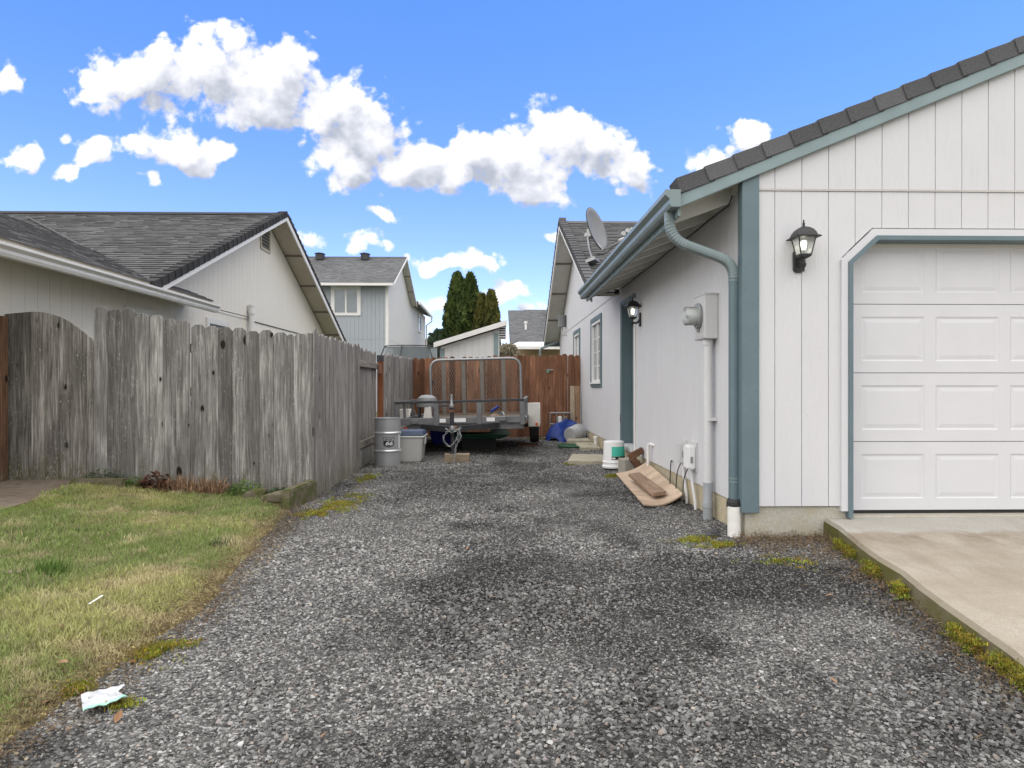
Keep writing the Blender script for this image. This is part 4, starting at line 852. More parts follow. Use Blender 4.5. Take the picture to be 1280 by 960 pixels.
MB().lathe([(0.055, 0), (0.055, 1.12), (0.07, 1.12), (0.07, 1.20), (0.05, 1.20), (0.05, 1.28), (0.065, 1.28), (0.06, 1.31), (0, 1.32)], (LW + 0.08, 14.0, 1.5), 12).build('vent_pipe', 'trim_white', nb, smooth=True)
cbl = MB().tube([(-4.52, 11.3, 2.40), (LW + 0.02, 14.0, 2.56)] + [(LW + 0.015, 14.1 + k, 2.50) for k in range(0, 6, 2)], 0.008, 5).build('wall_cable', 'cable', nb)

# ================================================================== FAR BUILDINGS
gh = thing('house', 'grey two storey house with a white framed window above the fences', 'house', (-5.2, 33, 0))
GX = -5.2
def boards(xa, xb, y, z0, z1, w=0.2):
    m = MB(); x = xa
    while x < xb: m.box(x + 0.005, y - 0.015, z0, min(x + w, xb) - 0.005, y, z1); x += w
    return m
MB().box(-16, 33.0, -0.1, GX, 33.2, 6.1).build('front_wall', 'greyside', gh)
m = boards(-16, GX - 0.12, 33.0, 0, 3.38); m.v += []; m.build('siding', 'greyside', gh, kind='stuff')
boards(-16, GX - 0.12, 33.0, 3.42, 6.05).build('siding', 'greyside', gh, kind='stuff')
MB().box(GX - 0.12, 32.97, 0, GX + 0.02, 33.0, 6.05).box(GX, 33.0, 0, GX + 0.02, 33.12, 6.05).build('corner_board', 'trim_white', gh)
MB().box(GX - 0.2, 33.2, -0.1, GX - 0.015, 50.3, 6.0).prism([(33.2, 5.99), (41.3, 5.99), (37.25, 7.75)], 'yz', GX - 0.199, GX - 0.016).build('side_wall', 'shedside', gh)
m = MB(); y = 33.12
while y < 50.2:
    yc = y + 0.1; top = 8.05 - 0.44 * abs(yc - 37.25) if yc < 41.4 else 6.25
    m.box(GX - 0.015, y + 0.005, 0, GX, y + 0.195, 3.40).box(GX - 0.015, y + 0.005, 3.43, GX, y + 0.195, top); y += 0.2
m.build('siding', 'shedside', gh, kind='stuff')
gable_roof(gh, GX + 0.35, -1, -17, 37.25, 8.25, 0.44, 0.44, 32.35, 41.9, 'shingle_far', tile=False, wall_x=GX, soff='soffit', tilemat='shingle_far')
MB().prism([(32.26, 5.90), (32.35, 5.90), (32.35, 6.02), (32.26, 6.02)], 'yz', -17, GX + 0.34).build('gutter', 'trim_white', gh)
MB().prism([(GX + 0.45, 6.22), (GX - 1.5, 6.9), (GX - 1.5, 7.0), (GX + 0.45, 6.34)], 'xz', 41.95, 50.3).build('rear_roof', 'shingle_far', gh)
MB().box(GX + 0.45, 41.95, 6.18, GX + 0.55, 50.3, 6.32).build('rear_gutter', 'trim_white', gh)
MB().tube([(GX + 0.5, 50.1, 6.2), (GX + 0.5, 50.1, 5.9), (GX + 0.12, 50.0, 5.6), (GX + 0.1, 50.0, 0)], 0.05, 6).build('downspout', 'trim_white', gh)
for x in (-7.2, -9.6): MB().box(x, 36.5, 7.9, x + 0.4, 36.9, 8.22).prism([(x - 0.06, 8.22), (x + 0.46, 8.22), (x + 0.2, 8.27)], 'xz', 36.45, 36.95).build('roof_vent', 'darksteel', gh)
w = MB().box(-7.92, 32.93, 5.80, -6.50, 32.984, 5.97).box(-7.92, 32.93, 4.55, -6.50, 32.984, 4.68).box(-7.92, 32.93, 4.68, -7.75, 32.984, 5.80).box(-6.67, 32.93, 4.68, -6.50, 32.984, 5.80).build('window', 'trim_white', gh)
MB().box(-7.25, 32.94, 4.68, -7.17, 32.984, 5.80).build('mullion', 'trim_white', w)
for (a, b_) in ((-7.75, -7.25), (-7.17, -6.67)):
    MB().box(a, 32.972, 4.68, b_, 32.976, 5.80).build('pane', 'glass', w)
    MB().box(a, 32.978, 4.68, b_, 32.983, 5.80).build('blind', 'curtain', w)
w = MB().box(GX + 0.001, 45.6, 4.8, GX + 0.06, 45.75, 6.0).box(GX + 0.001, 47.1, 4.8, GX + 0.06, 47.25, 6.0).box(GX + 0.001, 45.75, 5.85, GX + 0.06, 47.1, 6.0).box(GX + 0.001, 45.75, 4.8, GX + 0.06, 47.1, 4.95).build('window', 'trim_white', gh)
MB().box(GX + 0.01, 45.75, 4.95, GX + 0.02, 47.1, 5.85).build('pane', 'glass', w); MB().box(GX + 0.002, 45.75, 4.95, GX + 0.006, 47.1, 5.85).build('blind', 'curtain', w)

sh = thing('shed', 'small white lean-to shed with teal corner boards behind the brown fence', 'shed', (-0.8, 20, 0))
SYF = 20.0; szl = lambda x: 2.40 + 0.309 * (x + 1.70)
MB().prism([(-1.62, -0.1), (0.06, -0.1), (0.06, szl(0.06) - 0.11), (-1.62, szl(-1.62) - 0.11)], 'xz', SYF, SYF + 3).build('wall', 'groove', sh)
x = -1.50
while x < -0.05:
    MB().prism([(x + 0.004, 0), (x + 0.196, 0), (x + 0.196, szl(x + 0.196) - 0.12), (x + 0.004, szl(x) - 0.12)], 'xz', SYF - 0.015, SYF - 0.001).build('siding_board', 'shedside', sh); x += 0.2
MB().box(-1.64, SYF - 0.02, 0, -1.51, SYF - 0.0005, szl(-1.57) - 0.14).build('corner_board', 'teal_light', sh); MB().box(-0.07, SYF - 0.02, 0, 0.07, SYF - 0.0005, szl(0) - 0.22).build('corner_board', 'teal_light', sh)
MB().prism([(-1.80, szl(-1.80) - 0.03), (0.31, szl(0.31) - 0.03), (0.31, szl(0.31) + 0.05), (-1.80, szl(-1.80) + 0.05)], 'xz', SYF - 0.25, SYF + 3.2).build('roof', 'shingle_far', sh)
MB().prism([(-1.80, szl(-1.80) - 0.10), (0.32, szl(0.32) - 0.10), (0.32, szl(0.32) + 0.045), (-1.80, szl(-1.80) + 0.045)], 'xz', SYF - 0.28, SYF - 0.251).build('rake_fascia', 'trim_white', sh)
MB().prism([(-1.60, szl(-1.60) - 0.20), (-0.10, szl(-0.10) - 0.20), (-0.10, szl(-0.10) - 0.13), (-1.60, szl(-1.60) - 0.13)], 'xz', SYF - 0.05, SYF - 0.0155).build('frieze_board', 'trim_white', sh)
MB().box(0.08, SYF - 0.02, szl(0.08) - 0.42, 0.29, SYF + 0.02, szl(0.08) - 0.05).build('eave_return', 'trim_white', sh)
for k in range(5): MB().box(0.09, SYF - 0.03, szl(0.08) - 0.40 + 0.07 * k, 0.28, SYF - 0.021, szl(0.08) - 0.365 + 0.07 * k).build('louvre', 'darksteel', sh)

fh = thing('house', 'far tan house with a grey shingle roof and white patio cover behind the shed', 'house', (3, 36, 0))
MB().box(0.9, 36.2, -0.1, 14, 40, 3.35).build('wall', 'tan', fh)
fr = MB().prism([(36.0, 3.42), (36.0, 3.30), (41, 5.60), (41, 5.72)], 'yz', 0.72, 14.5).build('roof', 'shingle_far', fh)
shingle_field('shingle_field', 'shingle_far', fr, (0.72, 36.0, 3.43), (1, 0, 0), (0, math.cos(math.atan(0.46)), math.sin(math.atan(0.46))), 9, 5.6, clip=lambda u, v: u > 0.0 and v < 4.4 + u * 1.2)
MB().box(3.0, 39.8, 5.3, 3.6, 40.3, 5.75).build('roof_vent', 'darksteel', fh)
MB().lathe([(0.06, 0), (0.06, 0.35), (0.1, 0.4), (0.1, 0.5), (0, 0.52)], (1.65, 37.9, 4.25), 8).build('vent_pipe', 'patio', fh); MB().box(1.50, 37.85, 4.2, 1.86, 38.0, 4.28).build('vent_flange', 'patio', fh)
MB().quadbox([(0.55, 33.0, 2.95), (4.2, 33.0, 2.95), (4.2, 36.0, 3.36), (1.2, 36.0, 3.36), (0.55, 33.0, 3.09), (4.2, 33.0, 3.09), (4.2, 36.0, 3.50), (1.2, 36.0, 3.50)]).build('patio_cover', 'patio', fh)
MB().box(0.60, 33.1, -0.1, 0.72, 33.22, 2.95).build('patio_post', 'tan', fh); MB().box(4.0, 33.1, -0.1, 4.12, 33.22, 2.95).build('patio_post', 'tan', fh)

# ---- trampoline behind the fence
tp = thing('trampoline', 'black trampoline frame with safety net showing above the grey fence', 'trampoline', (-3.4, 27, 0))
cx, cy, rr = -3.45, 27.9, 1.08
ringz = lambda z, r, n=28: [(cx + r * math.cos(2 * math.pi * i / n), cy + r * math.sin(2 * math.pi * i / n), z) for i in range(n)]
MB().tube(ringz(2.76, rr), 0.022, 6, True).build('top_ring', 'black', tp); MB().tube(ringz(0.75, rr + 0.1), 0.03, 6, True).build('base_ring', 'black', tp)
for k in range(6):
    a = k * math.pi / 3 + 0.3; p = (cx + rr * math.cos(a), cy + rr * math.sin(a))
    MB().tube([(p[0] + 0.1 * math.cos(a), p[1] + 0.1 * math.sin(a), -0.1), (p[0] + 0.22 * math.cos(a), p[1] + 0.22 * math.sin(a), 1.3), (p[0] + 0.18 * math.cos(a), p[1] + 0.18 * math.sin(a), 2.3), (p[0], p[1], 2.76)], 0.024, 6).build('pole', 'black', tp)
m = MB(); n = 28; lo, hi = ringz(0.8, rr - 0.02), ringz(2.72, rr - 0.03); m.v = lo + hi; m.f = [(i, (i + 1) % n, n + (i + 1) % n, n + i) for i in range(n)]; m.build('net', 'net', tp)

# ---- trees
def spray_crown(cx, cy, z0, z1, rfun, n, size, mat, name='crown', parent=None, up=0.8, seed=0):
    g = np.random.default_rng(seed); t = g.random(n) ** 0.9; a = g.random(n) * 6.2832
    z = z0 + (z1 - z0) * t; bump_ = 1 + 0.16 * np.sin(a * 3 + z * 1.7 + seed) + 0.12 * np.sin(a * 7 - z * 4.1) + 0.08 * g.normal(size=n)
    r = rfun(t) * bump_ * (1 - 0.35 * g.random(n) ** 2)
    c = np.c_[cx + r * np.cos(a), cy + r * np.sin(a), z]
    d = np.c_[np.cos(a) * (1 - up), np.sin(a) * (1 - up), np.full(n, up)] + 0.35 * g.normal(size=(n, 3)); d /= np.linalg.norm(d, axis=1)[:, None]
    s = np.cross(d, g.normal(size=(n, 3))); s /= np.linalg.norm(s, axis=1)[:, None]
    L = (size * (0.6 + 0.9 * g.random(n)))[:, None]; W = L * 0.28
    V = np.concatenate([c - d * L * 0.5, c + s * W, c + d * L * 0.6, c - s * W], 1).reshape(-1, 3)
    m = MB(); m.v = [tuple(p) for p in V.tolist()]; m.f = [(4 * i, 4 * i + 1, 4 * i + 2, 4 * i + 3) for i in range(n)]
    return m.build(name, mat, parent)
def arbor(x, y, h, r, mat, label, seed):
    t = thing('arborvitae', label, 'tree', (x, y, 0))
    MB().tube([(x, y, -0.1), (x, y, h * 0.5), (x, y, h * 0.9)], 0.14, 8, scl=[1, 0.7, 0.15]).build('trunk', 'bark', t)
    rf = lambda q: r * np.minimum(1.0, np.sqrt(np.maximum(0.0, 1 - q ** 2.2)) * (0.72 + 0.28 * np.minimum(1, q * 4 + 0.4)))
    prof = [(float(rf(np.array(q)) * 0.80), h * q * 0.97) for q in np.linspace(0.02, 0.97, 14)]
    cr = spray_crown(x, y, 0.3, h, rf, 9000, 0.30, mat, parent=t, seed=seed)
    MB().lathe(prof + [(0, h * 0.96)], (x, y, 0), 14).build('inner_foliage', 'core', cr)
arbor(-2.55, 45, 8.6, 0.92, 'conifer', 'tall dark arborvitae, next to the grey house, of the taller pair', 1); arbor(-1.72, 45.6, 8.65, 0.80, 'conifer', 'tall dark arborvitae between its twin and the shorter pair', 2)
arbor(-0.92, 44.5, 7.1, 0.62, 'conifer2', 'shorter brownish arborvitae touching the tall pair', 3); arbor(-0.32, 44.2, 7.3, 0.66, 'conifer2', 'shorter brownish arborvitae at the outer end beside the far tan house', 4)
def roundtree(x, y, h, r, mat, label, seed, name='broadleaf_tree', cat='tree'):
    t = thing(name, label, cat, (x, y, 0))
    MB().tube([(x, y, -0.1), (x + 0.1, y, h * 0.35), (x, y, h * 0.8)], 0.05 + 0.03 * h, 7, scl=[1, 0.7, 0.2]).build('trunk', 'bark', t)
    spray_crown(x, y, h * 0.2, h, lambda q: r * np.sqrt(np.maximum(0.02, 1 - (2 * q - 0.9) ** 2 / 1.25)), 2600, 0.35, mat, parent=t, up=0.4, seed=seed)
roundtree(-4.9, 62, 6.3, 1.6, 'fartree', 'low hazy green tree beside the grey house and the arborvitae', 11); roundtree(-3.9, 58, 5.6, 1.5, 'fartree', 'bushy green tree at the foot of the tall arborvitae', 12)
roundtree(0.55, 30.5, 2.9, 0.5, 'bush', 'pale leafless bush between the shed and the tan house', 13, 'bush', 'bush'); roundtree(-5.8, 66, 6.0, 1.6, 'fartree', 'faint green tree behind the grey house downspout', 14)

# ================================================================== FENCES
def picket(y_or_x, w, z0, z1, th=0.018, ear=0.035, lean=0.0):
    """one dog-eared picket, flat in the XZ plane with its foot centre at the origin"""
    h = z1 - z0; e = min(ear, w * 0.3)
    return [(-w / 2, 0), (w / 2, 0), (w / 2 + lean, h - e), (w / 2 - e + lean, h), (-w / 2 + e + lean, h), (-w / 2 + lean, h - e)]
def picket_obj(parent, pos, yaw, w, z0, z1, mat, th=0.018, ear=0.035, lean=0.0, tops=None):
    p = tops if tops else picket(0, w, z0, z1, th, ear, lean)
    m = MB().prism(p, 'xz', -th / 2, th / 2); o = m.build('picket', mat, parent, bevel=0.0025, origin=(0, 0, 0))
    pw = WO[parent.name]; o.location = (pos[0] - pw[0], pos[1] - pw[1], z0 - pw[2]); o.rotation_euler = (rng.normal() * 0.003, rng.normal() * 0.0010, yaw + rng.normal() * 0.005)
    return o
FYF = 7.10
ff = thing('fence', 'grey weathered picket fence section between the arched gate and the gravel', 'fence', (-3.0, FYF, 0))
topf = lambda x: np.interp(x, [-4.12, -3.84, -3.25, -2.64, -1.98], [1.975, 1.945, 1.825, 1.745, 1.69]); botf = lambda x: np.interp(x, [-4.12, -2.64, -1.94], [0.13, 0.06, -0.04])
x = -4.122; i = 0
while x < -1.96:
    w = 0.1395 if i != 14 else 0.075
    if x + w > -1.90: w = -1.905 - x
    if w < 0.04: break
    xc = x + w / 2
    picket_obj(ff, (xc, FYF + rng.normal() * 0.003), 0, w + 0.001, float(botf(xc)) - 0.03, float(topf(xc)) + rng.normal() * 0.012 + (0.03 if i == 0 else 0), 'fence', lean=rng.normal() * 0.001); x += w + 0.001; i += 1
for z in (0.45, 1.05, 1.50): MB().box(-4.12, FYF + 0.0125, z, -1.92, FYF + 0.05, z + 0.09).build('rail', 'rail', ff)
for x in (-4.10, -1.985): MB().box(x - 0.045, FYF + 0.052, -0.3, x + 0.045, FYF + 0.14, 1.55).build('post', 'fence', ff)
MB().box(-1.962, FYF - 0.016, -0.05, -1.894, FYF + 0.012, 1.70).build('corner_batten', 'fence', ff, bevel=0.003)
# arched gate
gt = thing('gate', 'arched grey weathered wooden gate with dark knots beside the path', 'gate', (-4.7, FYF, 0.15))
arc = lambda x: 1.935 - 0.09 * max(0, -4.78 - x) - 0.35 * max(0, -4.95 - x) ** 2 - 0.87 * max(0, x + 4.72) ** 2.0 - 0.02
x = -5.04
while x < -4.16:
    w = 0.138; x1 = min(x + w, -4.135); xs = np.linspace(x + 0.0003, x1 - 0.0003, 5); xc = (x + x1) / 2
    p = [(x + 0.0003 - xc, 0), (x1 - 0.0003 - xc, 0)] + [(q - xc, arc(q) - 0.175) for q in reversed(xs)]
    picket_obj(gt, (xc, FYF + 0.02 + rng.normal() * 0.003), 0, w, 0.175, 1.9, 'gate', tops=p); x += w + 0.0008
for z in (0.40, 1.38): MB().box(-5.03, FYF + 0.032, z, -4.15, FYF + 0.07, z + 0.09).build('rail', 'rail', gt)
MB().box(-5.049, 6.99, 0.1, -4.975, 7.085, 1.86).build('gate_post', 'gatepost', gt, bevel=0.004)
MB().obox((-4.62, FYF + 0.082, 0.93), ((0.82, 0, 0.57), (0, 1, 0), (-0.57, 0, 0.82)), (0.5, 0.010, 0.045)).build('brace', 'rail', gt)
# side fence: first stretch has its pickets on the driveway face
SX = -1.885
fs = thing('fence', 'grey weathered side fence with pickets facing the driveway, corner to the railed stretch', 'fence', (SX, 8.2, 0))
y = 7.06; k = 0
while y < 9.30:
    w = 0.139 if k else 0.09
    picket_obj(fs, (SX + 0.004 * rng.normal(), y + w / 2), R(90), w - 0.004, -0.06 + 0.012 * k * 0.3 + rng.normal() * 0.02, 1.715 + rng.normal() * 0.014 + (0.02 if k == 0 else 0), 'fence_side', lean=rng.normal() * 0.004); y += w + 0.002; k += 1
for z in (0.35, 1.40): MB().box(SX - 0.05, 7.15, z, SX - 0.0125, 9.3, z + 0.09).build('rail', 'rail', fs)
# second stretch shows its rails
f2 = thing('fence', 'grey fence stretch showing its rails behind the silver drum', 'fence', (SX, 10.3, 0))
y = 9.32
while y < 11.1:
    picket_obj(f2, (SX - 0.075 + 0.003 * rng.normal(), y + 0.07), R(90), 0.139, 0.25 + rng.normal() * 0.02, 1.70 + rng.normal() * 0.015, 'fence_side'); y += 0.14
MB().box(SX - 0.063, 9.32, 1.43, SX - 0.02, 11.12, 1.52).build('rail', 'rail', f2, bevel=0.004); MB().box(SX - 0.063, 9.32, 0.27, SX - 0.018, 11.12, 0.37).build('rail', 'rail', f2, bevel=0.004)
MB().box(SX - 0.07, 9.32, -0.1, SX - 0.04, 11.12, 0.25).build('kick_board', 'fence', f2)
MB().box(SX - 0.01, 11.0, 1.36, SX + 0.02, 11.2, 1.50).build('strap_hinge', 'rust', f2, bevel=0.004)
MB().box(SX - 0.06, 11.22, -0.2, SX + 0.03, 11.31, 1.56).build('post', 'post', f2, bevel=0.004)
MB().box(SX - 0.065, 11.215, 1.56, SX + 0.035, 11.315, 1.66).build('post_cap', 'darksteel', f2)
f3 = thing('fence', 'pale grey leaning fence stretch between the red post and the brown fence', 'fence', (SX, 13.2, 0))
y = 11.36; k = 0
while y < 15.2:
    picket_obj(f3, (SX + 0.01 + 0.005 * rng.normal(), y + 0.07), R(90), 0.141, -0.02 + rng.normal() * 0.02, 1.70 + 0.012 * k * 0.2 + rng.normal() * 0.02, 'fence_side', lean=0.03 + rng.normal() * 0.006); y += 0.142; k += 1
for z in (0.4, 1.3): MB().box(SX - 0.05, 11.4, z, SX - 0.005, 15.2, z + 0.09).build('rail', 'rail', f3)
# brown cedar fence across the end
bf = thing('fence', 'brown cedar picket fence across the end of the driveway behind the trailer', 'fence', (0, 15.1, 0))
x = -1.87; k = 0
while x < 1.83:
    xc = x + 0.069; yy = 15.35 - 0.13 * (x + 1.87)
    wgap = rng.normal() * 0.002
    if xc + 0.07 > 1.85: break
    picket_obj(bf, (xc, yy + rng.normal() * 0.004), R(-7.4), 0.1365 + wgap * 0.5, 0.03 + rng.normal() * 0.01, float(np.interp(xc, [-1.8, 1.85], [1.79, 1.85])) + rng.normal() * 0.012, 'cedar', ear=0.04); x += 0.1375; k += 1
for z in (0.4, 1.4): MB().obox((0, 15.145, z), ((1, -0.13, 0), (0.13, 1, 0), (0, 0, 1)), (1.84, 0.019, 0.045)).build('rail', 'post', bf)
la = MB().box(1.10, 14.87, 1.50, 1.24, 14.905, 1.525).build('gate_latch', 'galv', bf); MB().lathe([(0.02, 0), (0.02, 0.02), (0, 0.025)], (1.13, 14.87, 1.47), 10, 'y').build('latch_knob', 'tealprint', la)

# ================================================================== THINGS ON THE HOUSE
def lantern(label, loc, yaw, s=1.0):
    """four-sided carriage lantern; wall behind it at +Y of its own frame"""
    t = thing('wall_lantern', label, 'lamp', (0, 0, 0), 'carriage lanterns on the white house'); y0 = -0.115
    MB().prism([(-0.048, -0.09), (-0.03, -0.115), (0.03, -0.115), (0.048, -0.09), (0.048, 0.055), (0.03, 0.085), (-0.03, 0.085), (-0.048, 0.055)], 'xz', -0.022, 0.0).build('back_plate', 'black', t, bevel=0.006)
    MB().sweep(smoothpath([(0, -0.02, -0.02), (0, -0.06, -0.065), (0, y0, -0.05), (0, y0, -0.01)], 5), [(0.014 * math.cos(a * math.pi / 4), 0.014 * math.sin(a * math.pi / 4)) for a in range(8)]).build('arm', 'black', t, smooth=True)
    MB().lathe([(0, -0.125), (0.007, -0.12), (0.009, -0.09), (0.02, -0.075), (0.022, -0.05), (0.013, -0.045)], (0, y0, 0), 12).build('lower_finial', 'black', t, smooth=True)
    def ring(h, z): return [(-h, y0 - h, z), (h, y0 - h, z), (h, y0 + h, z), (-h, y0 + h, z)]
    def loft(rings, cap=True):
        m = MB()
        for r_ in rings: m.v += r_
        for k in range(len(rings) - 1):
            for i in range(4): m.f.append((4 * k + i, 4 * k + (i + 1) % 4, 4 * k + 4 + (i + 1) % 4, 4 * k + 4 + i))
        if cap: m.f += [(3, 2, 1, 0), tuple(4 * (len(rings) - 1) + i for i in range(4))]
        return m
    loft([ring(0.022, -0.012), ring(0.047, 0.005), ring(0.05, 0.022), ring(0.046, 0.024)]).build('base_cup', 'black', t)
    fr = MB()
    for sx in (-1, 1):
        for sy in (-1, 1): fr.sweep([(sx * 0.046, y0 + sy * 0.046, 0.02), (sx * 0.073, y0 + sy * 0.073, 0.165)], [(-0.004, -0.004), (0.004, -0.004), (0.004, 0.004), (-0.004, 0.004)])
    fr.build('cage', 'black', t)
    for (a, b_) in (((-1, -1), (1, -1)), ((1, -1), (1, 1)), ((1, 1), (-1, 1)), ((-1, 1), (-1, -1))):
        MB().poly([(a[0] * 0.045, y0 + a[1] * 0.045, 0.024), (b_[0] * 0.045, y0 + b_[1] * 0.045, 0.024), (b_[0] * 0.071, y0 + b_[1] * 0.071, 0.163), (a[0] * 0.071, y0 + a[1] * 0.071, 0.163)]).build('pane', 'lampglass', t)
    ro = loft([ring(0.105, 0.160), ring(0.108, 0.168), ring(0.085, 0.180), ring(0.076, 0.205), ring(0.060, 0.232), ring(0.036, 0.252), ring(0.01, 0.262)]).build('cap', 'black', t)
    MB().lathe([(0.010, 0.258), (0.012, 0.27), (0.006, 0.275), (0.014, 0.285), (0.006, 0.295), (0.008, 0.30), (0.005, 0.318), (0, 0.325)], (0, y0, 0), 10).build('finial', 'black', ro, smooth=True)
    MB().lathe([(0.014, 0.024), (0.014, 0.06)], (0, y0, 0), 10).build('socket', 'darksteel', t)
    MB().lathe([(0.012, 0.06), (0.02, 0.085), (0.026, 0.115), (0.02, 0.138), (0, 0.145)], (0, y0, 0), 12).build('bulb', 'bulb', t, smooth=True)
    t.location = loc; t.rotation_euler = (0, 0, yaw); t.scale = (s, s, s); return t
lantern('black carriage lantern on the garage front beside the garage door', (2.262, FY - 0.002, 2.10), 0, 0.86)
lantern('black carriage lantern beside the teal side door', (WX - 0.002, 8.72, 2.02), R(-90), 0.88)
# electric meter
me_ = thing('electric_meter', 'white electric meter box with round glass meter and conduit on the side wall', 'meter', (1.8, 5.8, 1.5))
bx_ = MB().box(1.742, 5.66, 1.55, WX - 0.001, 5.96, 1.925).build('enclosure', 'greybox', me_, bevel=0.006)
MB().box(1.738, 5.652, 1.922, WX - 0.001, 5.968, 1.934).build('lid', 'greybox', bx_); MB().box(1.739, 5.675, 1.57, 1.7415, 5.945, 1.60).build('door_lip', 'greybox', bx_)
MB().lathe([(0.0, 0.13), (0.075, 0.128), (0.08, 0.12), (0.08, 0.03), (0.10, 0.03), (0.104, 0.015), (0.104, 0.0)], (0, 0, 0), 28, 'x').build('meter_head', 'lampglass', me_, smooth=True, origin=(0, 0, 0)).location = (1.742 - 1.8, 5.815 - 5.8, 1.752 - 1.5)
mh = bpy.data.objects['meter_head']; mh.rotation_euler = (0, 0, R(180))
MB().lathe([(0.0, 0.10), (0.066, 0.10), (0.066, 0.0)], (0, 0, 0), 24, 'x').build('dial_body', 'white', me_, smooth=True, origin=(0, 0, 0)).location = (1.742 - 1.8, 5.815 - 5.8, 1.752 - 1.5)
bpy.data.objects['dial_body'].rotation_euler = (0, 0, R(180))
MB().lathe([(0.086, 0.0), (0.11, 0.0), (0.112, 0.02), (0.09, 0.026)], (0, 0, 0), 28, 'x', cap=False).build('sealing_ring', 'galv', me_, smooth=True, origin=(0, 0, 0)).location = (1.742 - 1.8, 5.815 - 5.8, 1.752 - 1.5)
bpy.data.objects['sealing_ring'].rotation_euler = (0, 0, R(180))
MB().box(1.636, 5.785, 1.735, 1.6405, 5.845, 1.76).build('display', 'ink', me_)
MB().box(1.722, 5.80, 1.615, 1.741, 5.83, 1.65).build('seal_tab', 'galv', me_, bevel=0.003)
MB().lathe([(0.036, 0.33), (0.036, 1.50), (0.043, 1.50), (0.043, 1.549)], (1.80, 5.76, 0), 18).build('conduit', 'conduit', me_, smooth=True)
MB().lathe([(0.042, -0.05), (0.042, 0.12), (0.046, 0.12), (0.046, 0.17), (0.040, 0.18), (0.040, 0.335)], (1.80, 5.76, 0), 18).build('lower_conduit', 'pvcgrey', me_, smooth=True)
MB().box(1.79, 5.69, 0.86, WX - 0.001, 5.83, 0.885).build('strap', 'conduit', me_)
# telephone and cable boxes
for (nm, lb, y0, y1, x0, z0, z1, mt) in (('telecom_box', 'white utility box low on the side wall beside the meter conduit', 6.26, 6.44, 1.775, 0.38, 0.60, 'white'), ('telecom_box', 'grey utility box behind the white utility box on the side wall', 6.60, 6.74, 1.79, 0.40, 0.60, 'greybox')):
    t = thing(nm, lb, 'utility box', (x0, y0, z0))
    b0 = MB().box(x0, y0, z0, WX - 0.012, y1, z1).build('case', mt, t, bevel=0.012); MB().box(WX - 0.012, y0 - 0.015, z0 - 0.02, WX - 0.001, y1 + 0.015, z1 + 0.03).build('mount_plate', 'greybox', t)
    MB().box(x0 + 0.02, y0 - 0.006, z0 + 0.06, x0 + 0.04, y0 + 0.004, z0 + 0.12).build('hasp', 'galv', b0)
    MB().tube(smoothpath([(x0 + 0.045, y0 + 0.06, z0), (x0 + 0.05, y0 + 0.05, z0 - 0.12), (x0 + 0.055, y0 - 0.03, z0 - 0.3), (x0 + 0.05, y0 - 0.05, -0.02)], 4), 0.014, 8).build('conduit', 'conduit', t, smooth=True)
    MB().tube(smoothpath([(x0 + 0.04, y1 - 0.03, z0), (x0 + 0.03, y1 + 0.08, z0 - 0.12), (x0 + 0.0, y1 + 0.02, z0 - 0.3), (x0 - 0.03, y1 - 0.06, 0.03)], 5), 0.006, 6).build('cable', 'cable', t, smooth=True)
m = MB().tube(smoothpath([(1.79, 7.0, 0.0), (1.80, 7.02, 0.2), (1.83, 7.1, 0.36), (WX - 0.002, 7.15, 0.36)], 6), 0.006, 6)
tag(m.build('wall_cable', 'cable'), 'thin black cable looping from the ground into the side wall', 'cable')
m = MB().tube([(1.81, 8.09, -0.05), (1.81, 8.09, 0.40)] + bez((1.81, 8.09, 0.40), (1.81, 8.09, 0.465), (1.83, 8.06, 0.465), 5)[1:] + [(WX + 0.004, 7.96, 0.455)], 0.017, 10)
tag(m.build('overflow_pipe', 'pvc', smooth=True), 'white hooked overflow pipe rising beside the plywood sheet', 'pipe')
# drain standpipe under the downspout
dp = thing('drain_pipe', 'white drain pipe with black rubber sleeve under the teal downspout', 'pipe', (1.80, 5.10, 0))
MB().lathe([(0.048, -0.06), (0.048, 0.245), (0.043, 0.245), (0.043, 0.05)], (1.795, 5.11, 0), 20, cap=False).build('standpipe', 'pvc', dp, smooth=True)
MB().lathe([(0.052, 0.235), (0.055, 0.242), (0.052, 0.25), (0.055, 0.258), (0.052, 0.266), (0.054, 0.274), (0.05, 0.282), (0.044, 0.30)], (1.80, 5.13, 0), 20, cap=False).build('rubber_sleeve', 'rubber', dp, smooth=True)
# security camera under the eave
sc_ = thing('security_camera', 'small black security camera under the end of the eave', 'camera', (1.80, 10.0, 2.53))
MB().lathe([(0.0, -0.05), (0.034, -0.047), (0.036, -0.03), (0.034, 0.03), (0.02, 0.04), (0, 0.04)], (0, 0, 0), 16, 'y').build('body', 'rubber', sc_, smooth=True).location = (-0.03, -0.03, -0.03)
MB().tube([(1.78, 10.0, 2.54), (WX - 0.022, 10.02, 2.60)], 0.015, 8).build('bracket', 'white', sc_); MB().lathe([(0.035, -0.01), (0.035, 0.0)], (WX - 0.006, 10.02, 2.60), 12, 'x').build('wall_plate', 'white', sc_)
# wall equipment on the rear gable
fl = thing('wall_box', 'grey cylindrical fixture on a bent pipe high on the rear gable wall', 'fixture', (1.75, 18.0, 2.7))
MB().lathe([(0.0, 0), (0.10, 0), (0.105, 0.03), (0.105, 0.26), (0.11, 0.27), (0.11, 0.30), (0, 0.31)], (1.74, 18.0, 2.72), 16).build('can', 'dishgrey', fl, smooth=True)
MB().tube(smoothpath([(1.74, 18.0, 2.72), (1.74, 18.0, 2.58), (1.78, 17.95, 2.52), (WX - 0.002, 17.9, 2.50)], 5), 0.022, 8).build('pipe_arm', 'lnb', fl, smooth=True)
